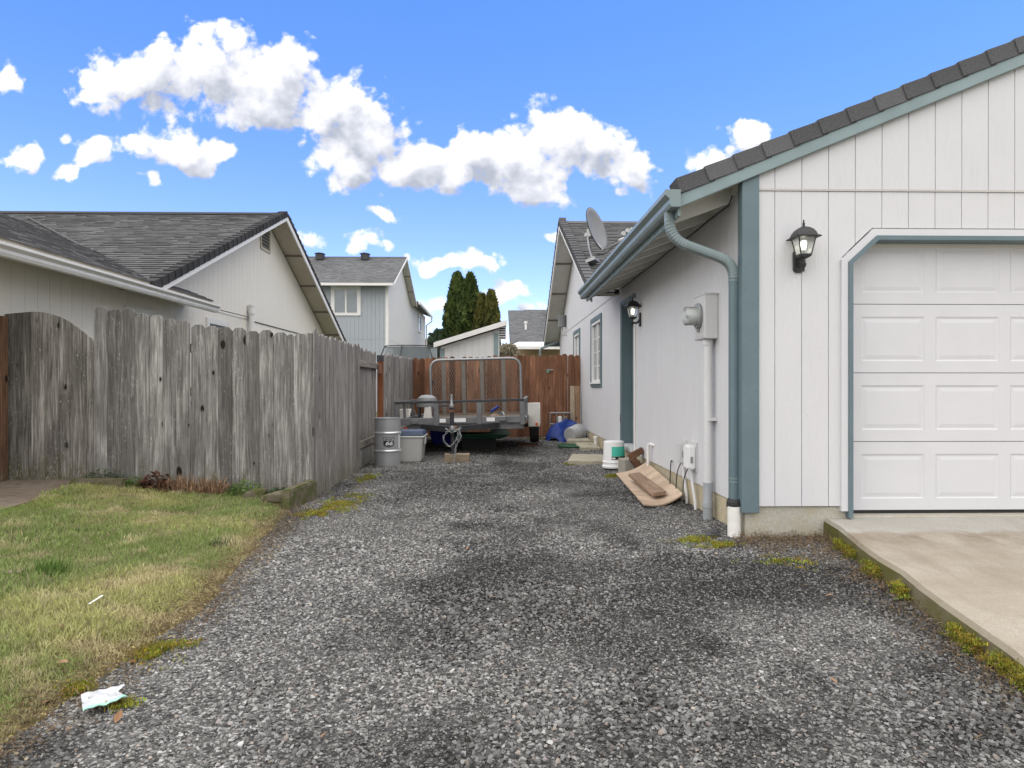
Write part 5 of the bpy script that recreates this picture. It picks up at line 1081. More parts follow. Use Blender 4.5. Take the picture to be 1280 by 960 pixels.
# satellite dish
zroofn = lambda y: AZ - 0.13 - NS * (AY - y) + 0.045
dh = thing('satellite_dish', 'dark grey satellite dish on the rear roof above the gutter', 'satellite dish', (0, 0, 0))
m = MB(); n_r, n_a = 7, 28; m.v.append((0, 0, 0))
for i in range(1, n_r + 1):
    r_ = 0.36 * i / n_r
    for j in range(n_a): a = 2 * math.pi * j / n_a; m.v.append((r_ * math.cos(a), -0.55 * r_ * r_, 1.08 * r_ * math.sin(a)))
for j in range(n_a): m.f.append((0, 1 + j, 1 + (j + 1) % n_a))
for i in range(n_r - 1):
    for j in range(n_a): b0 = 1 + i * n_a; m.f.append((b0 + j, b0 + n_a + j, b0 + n_a + (j + 1) % n_a, b0 + (j + 1) % n_a))
refl = m.build('reflector', 'dishgrey', dh, smooth=True, origin=(0, 0, 0)); sm = refl.modifiers.new('thickness', 'SOLIDIFY'); sm.thickness = 0.012
rim = MB().tube([(0.36 * math.cos(2 * math.pi * j / 28), -0.55 * 0.1296, 1.08 * 0.36 * math.sin(2 * math.pi * j / 28)) for j in range(28)], 0.009, 6, True).build('rim', 'darksteel', refl, origin=(0, 0, 0))
MB().box(-0.06, 0.015, -0.11, 0.06, 0.10, 0.04).box(-0.035, 0.10, -0.07, 0.035, 0.17, 0.0).build('mount_bracket', 'lnb', dh, bevel=0.008)
MB().tube([(0, 0.12, -0.05), (0.0, 0.13, -0.30), (0.02, 0.12, -0.52)], 0.026, 10).build('mast', 'galv', dh); MB().box(-0.08, 0.04, -0.56, 0.10, 0.22, -0.50).build('foot_plate', 'galv', dh)
MB().tube([(0, 0.03, -0.10), (0, -0.10, -0.42), (0, -0.46, -0.40)], 0.014, 8).build('feed_arm', 'galv', dh); MB().lathe([(0.03, -0.06), (0.035, 0.0), (0.028, 0.05)], (0, -0.47, -0.38), 12, 'y').build('feed_horn', 'lnb', dh)
# turned so that its back and its thin edge show from the driveway
dh.location = (1.68, 11.75, 3.84); dh.rotation_euler = (R(-16), R(9), R(54))
an = thing('roof_antenna', 'small white multi-arm antenna on the rear roof behind the gutter', 'antenna', (2.2, 11.3, 3.4))
MB().tube([(2.25, 11.6, zroofn(11.6) - 0.02), (2.25, 11.55, 3.72)], 0.018, 8).build('mast', 'galv', an)
for k, (dx, dz) in enumerate(((-0.10, 0.0), (-0.03, 0.05), (0.05, 0.07))):
    MB().lathe([(0.035, -0.05), (0.042, -0.03), (0.042, 0.03), (0.02, 0.06)], (2.25 + dx, 11.48, 3.72 + dz), 10, 'y').build('feed_horn', 'lnb', an, smooth=True)
MB().tube([(2.12, 11.55, 3.70), (2.33, 11.55, 3.80)], 0.014, 6).build('cross_arm', 'lnb', an)
tag(MB().tube(smoothpath([(1.74, 11.7, 3.42), (1.86, 11.65, 3.42), (2.02, 11.6, 3.55), (2.2, 11.55, 3.66)], 5), 0.008, 6).build('roof_cable', 'cable'), 'black cable running over the rear roof from dish to antenna', 'cable')

# ================================================================== TRAILER
tr = thing('utility_trailer', 'grey steel utility trailer with a tall ramp gate parked before the brown fence', 'trailer', (0, 0, 0))
HW, TL = 1.065, 3.05                     # half width and length; own frame: front centre, ground
def bar(m, a, b_, w, h): 
    return m.sweep([a, b_], [(-w / 2, -h / 2), (w / 2, -h / 2), (w / 2, h / 2), (-w / 2, h / 2)])
ch = MB().box(-HW, 0, 0.535, HW, 0.05, 0.645).build('front_beam', 'steel', tr, bevel=0.006)
MB().box(-HW + 0.2, 0.06, 0.43, HW - 0.02, 0.11, 0.53).build('cross_member', 'steel', tr, bevel=0.004)
for s_ in (-1, 1):
    MB().box(s_ * HW - 0.03, 0.051, 0.52, s_ * HW + 0.03, TL, 0.62).build('side_beam', 'steel', tr, bevel=0.005)
    m = MB(); bar(m, (s_ * HW, 0.0, 0.905), (s_ * HW, TL, 0.905), 0.05, 0.04); m.build('side_rail', 'steel', tr)
    for yy in (0.8, 1.6, 2.35, TL - 0.03): MB().box(s_ * HW - 0.02, yy - 0.025, 0.62, s_ * HW + 0.02, yy + 0.025, 0.885).build('upright', 'steel', tr)
MB().box(-HW, -0.02, 0.885, HW, 0.035, 0.925).build('top_rail', 'darksteel', tr, bevel=0.004)
for xx in (-HW + 0.03, -0.385, 0.32, HW - 0.04): MB().box(xx - 0.04, -0.015, 0.50, xx + 0.04, 0.045, 0.884).build('upright', 'steel', tr, bevel=0.004)
for i in range(12): MB().box(-HW + 0.05, 0.07 + i * 0.246, 0.535, HW - 0.05, 0.07 + i * 0.246 + 0.238, 0.568).build('deck_plank', 'deck', tr)
for (x0, x1, mt, lb) in ((-0.33, -0.23, 'white', None), (-0.13, 0.10, 'white', None), (0.44, 0.575, 'white', None)):
    MB().box(x0, -0.020, 0.565, x1, -0.016, 0.628).build('plate', mt, tr)
MB().box(-0.80, -0.03, 0.55, -0.68, 0.0, 0.62).build('bracket', 'steel', tr, bevel=0.006); MB().box(0.64, -0.05, 0.57, 0.76, 0.0, 0.64).build('bracket', 'steel', tr, bevel=0.006)
for xx in (-0.92, -0.39, 0.33): MB().box(xx, -0.022, 0.445, xx + 0.05, -0.0, 0.50).build('reflector', 'red', tr)
for s_ in (-1, 1):                       # A-frame tongue
    m = MB(); bar(m, (s_ * 0.62, 0.0, 0.50), (s_ * 0.05, -0.80, 0.50), 0.05, 0.09); m.build('tongue_bar', 'darksteel', tr)
MB().box(-0.05, -1.02, 0.485, 0.05, -0.70, 0.545).build('coupler', 'rust', tr, bevel=0.012)
MB().lathe([(0.0, -0.02), (0.035, -0.015), (0.045, 0.02), (0.03, 0.06), (0, 0.065)], (0.0, -1.02, 0.50), 14).build('ball_socket', 'galv', tr, smooth=True)
jk = MB().lathe([(0.026, 0.15), (0.026, 0.45), (0.033, 0.45), (0.033, 0.83)], (-0.02, -0.86, 0), 14).build('jack', 'darksteel', tr, smooth=True)
MB().lathe([(0.033, 0.83), (0.036, 0.84), (0.036, 0.87), (0.02, 0.89), (0.018, 1.0), (0.02, 1.02), (0, 1.03)], (-0.02, -0.86, 0), 12).build('jack_top', 'galv', jk, smooth=True)
MB().box(-0.07, -0.91, 0.14, 0.03, -0.81, 0.152).build('jack_foot', 'darksteel', jk); MB().box(-0.055, -0.90, 0.76, 0.015, -0.82, 0.79).build('jack_collar', 'rust', jk)
def link_chain(pts, r=0.024):
    P = smoothpath(pts, 10); d = [0]; 
    for a, b_ in zip(P[:-1], P[1:]): d.append(d[-1] + (Vector(b_) - Vector(a)).length)
    n_ = int(d[-1] / 0.036); out = []
    for i in range(n_):
        s_ = d[-1] * (i + 0.5) / n_; k = max(j for j in range(len(d)) if d[j] <= s_); k = min(k, len(P) - 2)
        t = (s_ - d[k]) / max(1e-6, d[k + 1] - d[k]); p = Vector(P[k]).lerp(Vector(P[k + 1]), t); out.append((p, (Vector(P[k + 1]) - Vector(P[k])).normalized(), i))
    return out
cp = MB()
for pts in ([(-0.05, -0.98, 0.50), (-0.14, -1.0, 0.38), (-0.05, -1.03, 0.26), (0.06, -1.02, 0.36), (0.10, -0.98, 0.50)], [(0.08, -0.98, 0.52), (0.12, -1.02, 0.40), (0.05, -1.05, 0.25), (0.03, -1.10, 0.08), (0.0, -1.12, 0.015)], [(-0.10, -0.97, 0.52), (0.0, -1.04, 0.47), (0.12, -0.97, 0.53)]):
    for p, t, i in link_chain(pts):
        u = t.cross(Vector((0, 1, 0.2))).normalized(); w_ = t.cross(u).normalized(); q = u if i % 2 else w_
        cp.tube([tuple(p + t * (0.026 * math.cos(a)) + q * (0.013 * math.sin(a))) for a in [2 * math.pi * k / 8 for k in range(8)]], 0.0045, 4, True)
cp.build('safety_chain', 'galv', tr)
# wheels and fenders
for s_ in (-1, 1):
    xw = s_ * (HW + 0.14); wy = 1.80; tz = 0.40 if s_ > 0 else 0.345
    ty = MB().lathe([(0.20, -0.075), (0.29, -0.09), (0.335, -0.08), (0.343, 0.0), (0.335, 0.08), (0.29, 0.09), (0.20, 0.075)], (xw, wy, tz), 28, 'x', cap=False)
    wh = ty.build('wheel', 'rubber', tr, smooth=True); MB().lathe([(0.0, -0.03), (0.08, -0.03), (0.10, 0.0), (0.19, 0.03), (0.20, -0.07), (0.205, 0.07)], (xw, wy, tz), 20, 'x', cap=False).build('rim', 'fender', wh, smooth=True)
    m = MB(); A = [(0.44 * math.cos(a), 0.40 * math.sin(a)) for a in np.linspace(math.pi * 0.02, math.pi * 0.98, 12)]; A = [(wy + a, tz + 0.01 + b_) for a, b_ in A]
    B = [(wy + (a - wy) * 0.96, tz + (b_ - tz) * 0.965) for a, b_ in A]
    m.prism(A + B[::-1], 'yz', min(s_ * (HW + 0.035), s_ * (HW + 0.26)), max(s_ * (HW + 0.035), s_ * (HW + 0.26)))
    fe = m.build('fender', 'fender', tr)
    MB().box(s_ * (HW + 0.035) - 0.0 if s_ > 0 else -HW - 0.25, wy - 0.475, tz - 0.02, s_ * (HW + 0.25) if s_ > 0 else -HW - 0.035, wy - 0.43, tz + 0.42).build('fender_front', 'fender', fe, bevel=0.01)
    MB().lathe([(0.028, 0.0), (0.028, 0.012), (0.012, 0.02), (0, 0.021)], (s_ * (HW + 0.19), wy - 0.49, tz + 0.03), 12, 'y').build('marker_lamp', 'orange', fe)
MB().tube([(-HW - 0.14, 1.80, 0.37), (HW + 0.14, 1.80, 0.39)], 0.03, 8).build('axle', 'darksteel', tr)
# ramp gate
ry = TL + 0.04; G = 0.945
pth = [(-G, ry, 0.60), (-G, ry, 1.50)] + bez((-G, ry, 1.50), (-G, ry, 1.72), (-G + 0.22, ry, 1.72), 7)[1:] + bez((G - 0.22, ry, 1.72), (G, ry, 1.72), (G, ry, 1.50), 7) + [(G, ry, 0.60)]
rg = MB().tube(pth, 0.028, 10).build('ramp_gate', 'galv', tr, smooth=True)
for xx in (-0.665, -0.25, 0.135, 0.585): MB().box(xx - 0.04, ry - 0.012, 0.57, xx + 0.04, ry + 0.012, 1.70).build('ramp_bar', 'rampbar', rg)
MB().box(-G + 0.02, ry + 0.013, 0.57, G - 0.02, ry + 0.03, 0.60).build('ramp_bar', 'rampbar', rg)
m = MB(); st = 0.055
for k in range(-22, 40):
    for sg in (1, -1):
        x0 = -G + k * st; a = [x0, 0.66] ; b_ = [x0 + sg * 1.04 * 0.5, 1.70]
        pts = [a, b_]
        # clip to the frame
        def cl(p, q, lo, hi):
            (x1, z1), (x2, z2) = p, q
            if x1 > x2: r_ = cl(q, p, lo, hi); return None if r_ is None else (r_[1], r_[0])
            if x2 < lo or x1 > hi: return None
            f = lambda x: z1 + (z2 - z1) * (x - x1) / (x2 - x1)
            A = (x1, z1) if x1 >= lo else (lo, f(lo)); B = (x2, z2) if x2 <= hi else (hi, f(hi)); return A, B
        r_ = cl(a, b_, -G + 0.03, G - 0.03)
        if r_ is None: continue
        (x1, z1), (x2, z2) = r_; m.sweep([(x1, ry - 0.014, z1), (x2, ry - 0.014, z2)], [(-0.004, -0.002), (0.004, -0.002), (0.004, 0.002), (-0.004, 0.002)])
m.build('mesh_screen', 'rampbar', rg, kind='stuff')
tr.location = (-0.577, 11.2, 0.0); tr.rotation_euler = (0, R(-1.5), R(-3.4))
# blocks under jack and wheel
tag(MB().box(-0.775, 10.24, -0.01, -0.40, 10.44, 0.132).build('timber_block', 'block', bevel=0.006), 'pale timber block under the trailer jack', 'timber')
tag(MB().box(0.40, 12.75, -0.01, 0.80, 13.2, 0.06).build('timber_block', 'brownblock', bevel=0.006), 'dark brown timber block under the trailer wheel', 'timber')
# things on and under the trailer
cupt = thing('plastic_cup', 'white plastic cup lying on the trailer deck beside a glove', 'cup', (0, 0, 0))
MB().lathe([(0.0, 0), (0.05, 0.0), (0.068, 0.16), (0.072, 0.16), (0.072, 0.168)], (0, 0, 0), 16, 'y', cap=False).build('cup_body', 'white', cupt, smooth=True); cupt.location = (0.10, 11.75, 0.665); cupt.rotation_euler = (0, 0, R(165))
o = MB().lathe([(0, 0), (0.05, 0.005), (0.075, 0.03), (0.06, 0.06), (0.0, 0.07)], (0.0, 11.62, 0.60), 12).build('work_glove', 'paleboard', smooth=True); tag(o, 'pale crumpled work glove on the trailer deck', 'glove'); o.scale = (1.2, 0.8, 1.2)
for k, (dx, lb) in enumerate(((0.0, 'screwdriver with blue handle leaning up inside the trailer, lower of two'), (0.055, 'screwdriver with blue handle leaning up inside the trailer, upper of two'))):
    t = thing('screwdriver', lb, 'tool', (0, 0, 0), 'blue screwdrivers in the trailer')
    MB().lathe([(0.004, 0), (0.004, 0.17)], (0, 0, 0), 6).build('shaft', 'rust', t); MB().lathe([(0.012, 0.17), (0.022, 0.19), (0.02, 0.27), (0.012, 0.28), (0, 0.282)], (0, 0, 0), 8).build('handle', 'blue', t, smooth=True)
    t.location = (-0.22 + dx, 11.5, 0.60 + 0.03 * k); t.rotation_euler = (0, R(48), 0)
eq = thing('garden_grill', 'grey domed grill with a pale side panel standing on the trailer deck', 'grill', (-1.28, 12.6, 0.62))
MB().lathe([(0.19, 0.22), (0.20, 0.30), (0.17, 0.39), (0.10, 0.435), (0, 0.445)], (-1.28, 12.7, 0.55), 18).build('dome_lid', 'dishgrey', eq, smooth=True)
for (dx, dy_) in ((-0.14, -0.12), (0.14, -0.12), (-0.14, 0.12), (0.14, 0.12)): MB().box(-1.28 + dx - 0.015, 12.7 + dy_ - 0.015, 0.56, -1.28 + dx + 0.015, 12.7 + dy_ + 0.015, 0.78).build('leg', 'darksteel', eq)
MB().prism([(-1.33, 0.57), (-1.17, 0.57), (-1.20, 0.78), (-1.30, 0.78)], 'xz', 12.52, 12.54).build('side_panel', 'fender', eq); MB().box(-1.10, 12.55, 0.78, -0.82, 12.8, 0.81).build('side_shelf', 'darksteel', eq)
t = thing('storage_tub', 'blue plastic tub under the trailer', 'tub', (-1.0, 12.2, 0))
MB().quadbox([(-1.16, 12.5, 0.10), (-0.80, 12.5, 0.10), (-0.80, 13.0, 0.10), (-1.16, 13.0, 0.10), (-1.22, 12.45, 0.33), (-0.74, 12.45, 0.33), (-0.74, 13.05, 0.33), (-1.22, 13.05, 0.33)]).build('tub_body', 'blue2', t, bevel=0.02); MB().box(-1.24, 12.43, 0.33, -0.72, 13.07, 0.355).build('tub_rim', 'blue2', t, bevel=0.008); MB().box(-1.1, 12.6, -0.02, -0.86, 12.9, 0.10).build('shade_support', 'rubber', t)  # black box added below the tub, its colour stands in for deep shade
t = thing('plastic_sled', 'long green plastic sled stored under the trailer', 'sled', (-0.3, 12.2, 0.1))
MB().quadbox([(-0.72, 12.05, 0.22), (0.10, 12.05, 0.22), (0.10, 12.5, 0.22), (-0.72, 12.5, 0.22), (-0.82, 11.98, 0.29), (0.22, 11.98, 0.29), (0.22, 12.57, 0.29), (-0.82, 12.57, 0.29)]).build('hull', 'green', t, bevel=0.03); MB().box(-0.84, 11.96, 0.29, 0.24, 12.59, 0.31).build('lip', 'green', t, bevel=0.008)
MB().box(-0.6, 12.2, -0.03, 0.0, 12.45, 0.22).build('shade_support', 'rubber', t)  # added black box, dark colour in place of the shade beneath the sled
t = thing('washtub', 'grey green oval washtub upside down on the green sled under the trailer', 'tub', (0.12, 12.2, 0.31))
MB().lathe([(0.0, 0.10), (0.13, 0.095), (0.165, 0.06), (0.175, 0.03), (0.20, 0.02), (0.20, 0.0), (0.0, 0.0)], (0.06, 12.15, 0.312), 22).build('tub_shell', 'greengrey', t, smooth=True)

# ---- drum with its emblem, tote
dr = thing('steel_drum', 'silver steel drum with a black shield emblem reading 66', 'drum', (-1.585, 10.03, 0))
DRX, DRY, DR = -1.585, 10.03, 0.187
MB().lathe([(DR - 0.01, -0.01), (DR, 0.0), (DR, 0.675), (DR + 0.006, 0.68), (DR + 0.006, 0.692), (DR - 0.006, 0.692), (DR - 0.008, 0.675), (0, 0.675)], (DRX, DRY, 0), 40).build('shell', 'silver', dr, smooth=True)
for z in (0.215, 0.475): MB().lathe([(DR, z - 0.02), (DR + 0.012, z - 0.008), (DR + 0.014, z), (DR + 0.012, z + 0.008), (DR, z + 0.02)], (DRX, DRY, 0), 40, cap=False).build('rolling_hoop', 'silver_hi', dr, smooth=True)
MB().lathe([(0.02, 0.676), (0.02, 0.69), (0, 0.692)], (DRX + 0.1, DRY + 0.04, 0), 10).build('bung', 'silver_hi', dr)
face = math.atan2(-DRY, -DRX) + 0.08                    # emblem faces the driveway
def wrap(poly2, dr_=0.0015):                            # flat print point (s, z) -> point on the drum
    return [(DRX + (DR + dr_) * math.cos(face + s / DR), DRY + (DR + dr_) * math.sin(face + s / DR), z) for s, z in poly2]
def densify(P, k=4): 
    out = []
    for i in range(len(P)):
        a, b_ = P[i], P[(i + 1) % len(P)]; out += [(a[0] + (b_[0] - a[0]) * t / k, a[1] + (b_[1] - a[1]) * t / k) for t in range(k)]
    return out
def band(outer, inner, off): 
    m = MB(); o_ = densify(outer); i_ = densify(inner); n_ = len(o_); m.v = wrap(o_, off) + wrap(i_, off); m.f = [(i, (i + 1) % n_, n_ + (i + 1) % n_, n_ + i) for i in range(n_)]; return m
def strips(P, off, k=14):                               # fill a convex outline with vertical strips that follow the curve
    s0, s1 = min(p[0] for p in P), max(p[0] for p in P); m = MB(); cols = []
    for j in range(k + 1):
        s = s0 + (s1 - s0) * (0.001 + 0.998 * j / k); zs = []
        for i in range(len(P)):
            (a, za), (b_, zb) = P[i], P[(i + 1) % len(P)]
            if (a - s) * (b_ - s) <= 0 and a != b_: zs.append(za + (zb - za) * (s - a) / (b_ - a))
        cols.append((s, min(zs), max(zs)))
    for s, lo, hi in cols: m.v += wrap([(s, lo), (s, hi)], off)
    m.f = [(2 * j, 2 * j + 2, 2 * j + 3, 2 * j + 1) for j in range(k)]; return m
EZ = 0.345; EK = 1.14
shield = [(-0.078, 0.052), (-0.06, 0.066), (-0.03, 0.058), (0, 0.072), (0.03, 0.058), (0.06, 0.066), (0.078, 0.052), (0.066, 0.02), (0.072, -0.02), (0.056, -0.048), (0.0, -0.066), (-0.056, -0.048), (-0.072, -0.02), (-0.066, 0.02)]
shield = [(a * EK, EZ + b_ * EK) for a, b_ in shield]
inner = [(a * 0.92, EZ + (z - EZ) * 0.91) for a, z in shield]
em = band(shield, inner, 0.0015).build('emblem_outline', 'ink', dr)
low = [(-0.062, 0.02), (0.062, 0.02), (0.062, -0.02), (0.05, -0.042), (0.0, -0.055), (-0.05, -0.042), (-0.062, -0.02)]
strips([(a * EK, EZ + b_ * EK) for a, b_ in low], 0.0016).build('emblem_field', 'ink', em)
def print_text(txt, size, s_c, z_c, off, mat, parent, xs=1.0, shear=0.0, bold=0.0):
    cu = bpy.data.curves.new('lettering', 'FONT'); cu.body = txt; cu.size = size; cu.align_x = 'CENTER'; cu.align_y = 'CENTER'; cu.shear = shear; cu.offset = bold
    o_ = bpy.data.objects.new('lettering', cu); COL.objects.link(o_); dg = bpy.context.evaluated_depsgraph_get(); me = bpy.data.meshes.new_from_object(o_.evaluated_get(dg))
    bpy.data.objects.remove(o_); m = MB(); m.v = wrap([(s_c + v.co.x * xs, z_c + v.co.y) for v in me.vertices], off); m.f = [tuple(p.vertices) for p in me.polygons]
    return m.build('lettering', mat, parent)
print_text('66', 0.078, 0.0, EZ - 0.017, 0.0028, 'white', em, 1.35, 0.25, 0.0016); print_text('PHILLIPS', 0.026, 0.0, EZ + 0.042, 0.0022, 'ink', em, 1.0, 0.0, 0.0006)
m = strips([(0.165, 0.25), (0.195, 0.25), (0.195, 0.46), (0.165, 0.46)], 0.0016, 3); m.build('side_label', 'white', dr)
tt = thing('storage_tote', 'light grey storage tote with navy lid beside the silver drum', 'tote', (-1.3, 10.4, 0))
MB().quadbox([(-1.47, 10.32, 0.0), (-1.14, 10.32, 0.0), (-1.14, 10.80, 0.0), (-1.47, 10.80, 0.0), (-1.51, 10.27, 0.40), (-1.095, 10.27, 0.40), (-1.095, 10.85, 0.40), (-1.51, 10.85, 0.40)]).build('bin', 'greyplastic', tt, bevel=0.02)
MB().box(-1.525, 10.255, 0.375, -1.08, 10.865, 0.405).build('rim', 'greyplastic', tt, bevel=0.01); MB().quadbox([(-1.52, 10.26, 0.406), (-1.085, 10.26, 0.406), (-1.085, 10.86, 0.406), (-1.52, 10.86, 0.406), (-1.49, 10.29, 0.475), (-1.115, 10.29, 0.475), (-1.115, 10.83, 0.475), (-1.49, 10.83, 0.475)]).build('lid', 'navy', tt, bevel=0.012)
MB().box(-1.495, 10.285, 0.30, -1.11, 10.30, 0.312).build('ridge', 'greyplastic', tt); MB().box(-1.092, 10.42, 0.27, -1.075, 10.56, 0.37).build('handle', 'greybox', tt, bevel=0.006)

# ================================================================== CLUTTER BY THE HOUSE
pl = thing('plywood_sheet', 'warped plywood sheet leaning on the foundation', 'plywood', (1.6, 7.4, 0))
m = MB(); NA, NB_ = 10, 8
c00, c10, c11, c01 = Vector((1.375, 6.34, 0.01)), Vector((1.80, 6.52, 0.075)), Vector((1.83, 8.25, 0.19)), Vector((1.49, 8.45, 0.03))
for top_ in (1, 0):
    for i in range(NA + 1):
        for j in range(NB_ + 1):
            a, b_ = i / NA, j / NB_; p = (c00 * (1 - b_) + c10 * b_) * (1 - a) + (c01 * (1 - b_) + c11 * b_) * a
            p = p + Vector((0, 0, -0.05 * math.sin(math.pi * b_) * (1 - 0.4 * a) + 0.045 * a * 0 + (0.013 if top_ else 0) + 0.03)); m.v.append(tuple(p))
S_ = (NA + 1) * (NB_ + 1)
for i in range(NA):
    for j in range(NB_):
        q = i * (NB_ + 1) + j; m.f += [(q, q + 1, q + NB_ + 2, q + NB_ + 1)]; m.f += [(S_ + q, S_ + q + NB_ + 1, S_ + q + NB_ + 2, S_ + q + 1)]
for i in range(NA): 
    for j in (0, NB_): q = i * (NB_ + 1) + j; m.f.append((q, q + NB_ + 1, S_ + q + NB_ + 1, S_ + q))
for j in range(NB_):
    for i in (0, NA): q = i * (NB_ + 1) + j; m.f.append((q, q + 1, S_ + q + 1, S_ + q))
m.build('sheet', 'ply', pl, smooth=True)
bo = thing('board', 'weathered board lying across the plywood sheet', 'board', (1.6, 7.2, 0.1))
MB().quadbox([(1.53, 6.62, 0.075), (1.67, 6.66, 0.085), (1.64, 7.75, 0.135), (1.50, 7.70, 0.125), (1.53, 6.62, 0.113), (1.67, 6.66, 0.123), (1.64, 7.75, 0.173), (1.50, 7.70, 0.163)]).build('plank', 'plank', bo, bevel=0.003)
bk = thing('bucket', 'white plastic bucket with teal label turned upside down by the side door', 'bucket', (1.62, 9.35, 0.03))
MB().lathe([(0.158, 0.02), (0.163, 0.03), (0.163, 0.05), (0.150, 0.06), (0.150, 0.09), (0.158, 0.095), (0.156, 0.11), (0.148, 0.115), (0.138, 0.375), (0.128, 0.385), (0, 0.385)], (1.62, 9.35, 0.015), 32).build('bucket_body', 'white', bk, smooth=True)
def cyl_label(cx, cy, r0, r1, z0, z1, a0, a1, mt, nm, par, k=12):
    m = MB()
    for i in range(k + 1):
        a = a0 + (a1 - a0) * i / k
        for r_, z in ((r0, z0), (r1, z1)): m.v.append((cx + r_ * math.cos(a), cy + r_ * math.sin(a), z))
    m.f = [(2 * i, 2 * i + 2, 2 * i + 3, 2 * i + 1) for i in range(k)]; return m.build(nm, mt, par, smooth=True)
rb = lambda z: 0.1485 - (z - 0.13) * 0.0385 + 0.0015
cyl_label(1.62, 9.35, rb(0.20), rb(0.33), 0.20, 0.33, R(-112), R(0), 'tealprint', 'label', bk); cyl_label(1.62, 9.35, rb(0.155), rb(0.198), 0.155, 0.198, R(-112), R(0), 'ink', 'label_band', bk)
cyl_label(1.62, 9.35, rb(0.165) + .001, rb(0.185) + .001, 0.165, 0.185, R(-110), R(-92), 'white', 'label_mark', bk)
cb_ = thing('concrete_block', 'small square concrete block in front of the white bucket', 'block', (1.72, 8.75, 0))
o = MB().obox((1.715, 8.78, 0.115), ((1, 0.12, 0), (-0.12, 1, 0), (0, 0, 1)), (0.10, 0.14, 0.10)).build('block', 'greyblock', cb_, bevel=0.006)
tag(MB().obox((1.765, 8.58, 0.30), ((0.62, -0.1, 0.35), (0.2, 1, 0), (-0.35, 0, 0.62)), (0.10, 0.06, 0.04)).build('timber_offcut', 'brownblock', bevel=0.004), 'brown timber offcut lying on top of another beside the concrete block', 'timber')
tag(MB().obox((1.79, 8.55, 0.15), ((0.5, 0, -0.6), (0, 1, 0), (0.6, 0, 0.5)), (0.13, 0.06, 0.04)).build('timber_offcut', 'brownblock', bevel=0.004), 'brown timber offcut leaning against the foundation beside the concrete block', 'timber')
tag(MB().prism([(1.05, 10.02), (1.40, 9.92), (1.80, 9.95), (1.78, 10.85), (1.22, 10.95)], 'xy', -0.03, 0.065).build('stepping_slab', 'slab', bevel=0.01), 'pale concrete slab with a mossy corner outside the side door', 'slab')
tag(MB().prism([(1.48, 11.9), (1.82, 11.85), (1.83, 12.9), (1.50, 12.9)], 'xy', -0.03, 0.09).build('stepping_slab', 'slab', bevel=0.01), 'concrete slab along the foundation below the window', 'slab')
tag(MB().prism([(1.35, 13.05), (1.82, 13.0), (1.83, 13.7), (1.45, 13.75)], 'xy', -0.03, 0.12).build('stepping_slab', 'slab', bevel=0.01), 'concrete slab beside the blue tarp', 'slab')
tag(MB().lathe([(0.03, 0.0), (0.03, 0.12), (0.045, 0.12), (0.045, 0.16), (0.0, 0.17)], (1.80, 12.3, 0.085), 12).build('pipe_stub', 'pvc', smooth=True), 'short white pipe stub standing by the foundation', 'pipe')
hp = []
for i in range(60): a = i * 0.32; hp.append((1.42 + (0.24 + 0.0012 * i) * math.cos(a), 12.45 + (0.30 + 0.001 * i) * math.sin(a) * 0.9, 0.035 + 0.0009 * i + 0.008 * math.sin(a * 1.7)))
tag(MB().tube(hp, 0.011, 7).build('garden_hose', 'hose', smooth=True), 'coiled green garden hose on the gravel before the blue tarp', 'hose')
# crumpled tarp
m = MB(); NT_ = 40
for i in range(NT_ + 1):
    for j in range(NT_ + 1):
        u, v = i / NT_ * 2 - 1, j / NT_ * 2 - 1; rr_ = math.hypot(u, v)
        z = 0.42 * max(0, 1 - rr_ ** 2.2) ** 0.8 * (1 - 0.35 * (u - 0.1) * v) ; fo = 0.022 * math.sin(6 * u + 3 * v * v) + 0.016 * math.sin(9 * v - 7 * u) + 0.035 * (0.5 - abs(math.sin(4.3 * u + 2.1 * v + 1.5 * math.sin(3 * v)))) + 0.022 * (0.5 - abs(math.sin(7.7 * v - 5.1 * u + 1.2 * math.sin(4 * u)))) + 0.012 * (0.5 - abs(math.sin(15 * u + 9 * v)))
        cut = 0.30 * math.exp(-((u - 0.05) / 0.36) ** 2 - ((v + 0.62) / 0.36) ** 2)
        m.v.append((1.47 + 0.47 * u * (1 - 0.25 * max(0, v)) + 0.02 * math.sin(5 * v), 14.12 + 0.45 * v + 0.03 * math.sin(6 * u), 0.04 + max(0.0, z + fo * min(1, z * 5) - cut)))
for i in range(NT_):
    for j in range(NT_):
        q = i * (NT_ + 1) + j; c = m.v[q]; u, v = i / NT_ * 2 - 1, j / NT_ * 2 - 1
        if math.hypot(u, v) < 1.0 + 0.06 * math.sin(9 * math.atan2(v, u)): m.f.append((q, q + NT_ + 1, q + NT_ + 2, q + 1))
tag(m.build('tarp', 'blue', smooth=True), 'crumpled blue tarp heaped against the end of the house wall', 'tarp')
pa = thing('pail', 'grey plastic pail lying on its side in the blue tarp', 'pail', (0, 0, 0))
MB().lathe([(0.0, 0.0), (0.135, 0.0), (0.142, 0.01), (0.160, 0.33), (0.172, 0.33), (0.172, 0.345), (0.155, 0.345), (0.14, 0.05)], (0, 0, 0), 26, 'y', cap=False).build('pail_body', 'pail', pa, smooth=True)
for r_ in (0.05, 0.10): MB().lathe([(r_, -0.004), (r_ + 0.006, -0.004), (r_ + 0.006, 0.001)], (0, 0, 0), 24, 'y', cap=False).build('base_ring', 'pail', pa)
MB().lathe([(0.168, 0.27), (0.170, 0.27), (0.172, 0.29), (0.165, 0.29)], (0, 0, 0), 26, 'y', cap=False).build('rib', 'pail', pa, smooth=True)
pa.location = (1.46, 13.50, 0.19); pa.rotation_euler = (R(6), 0, R(-38))
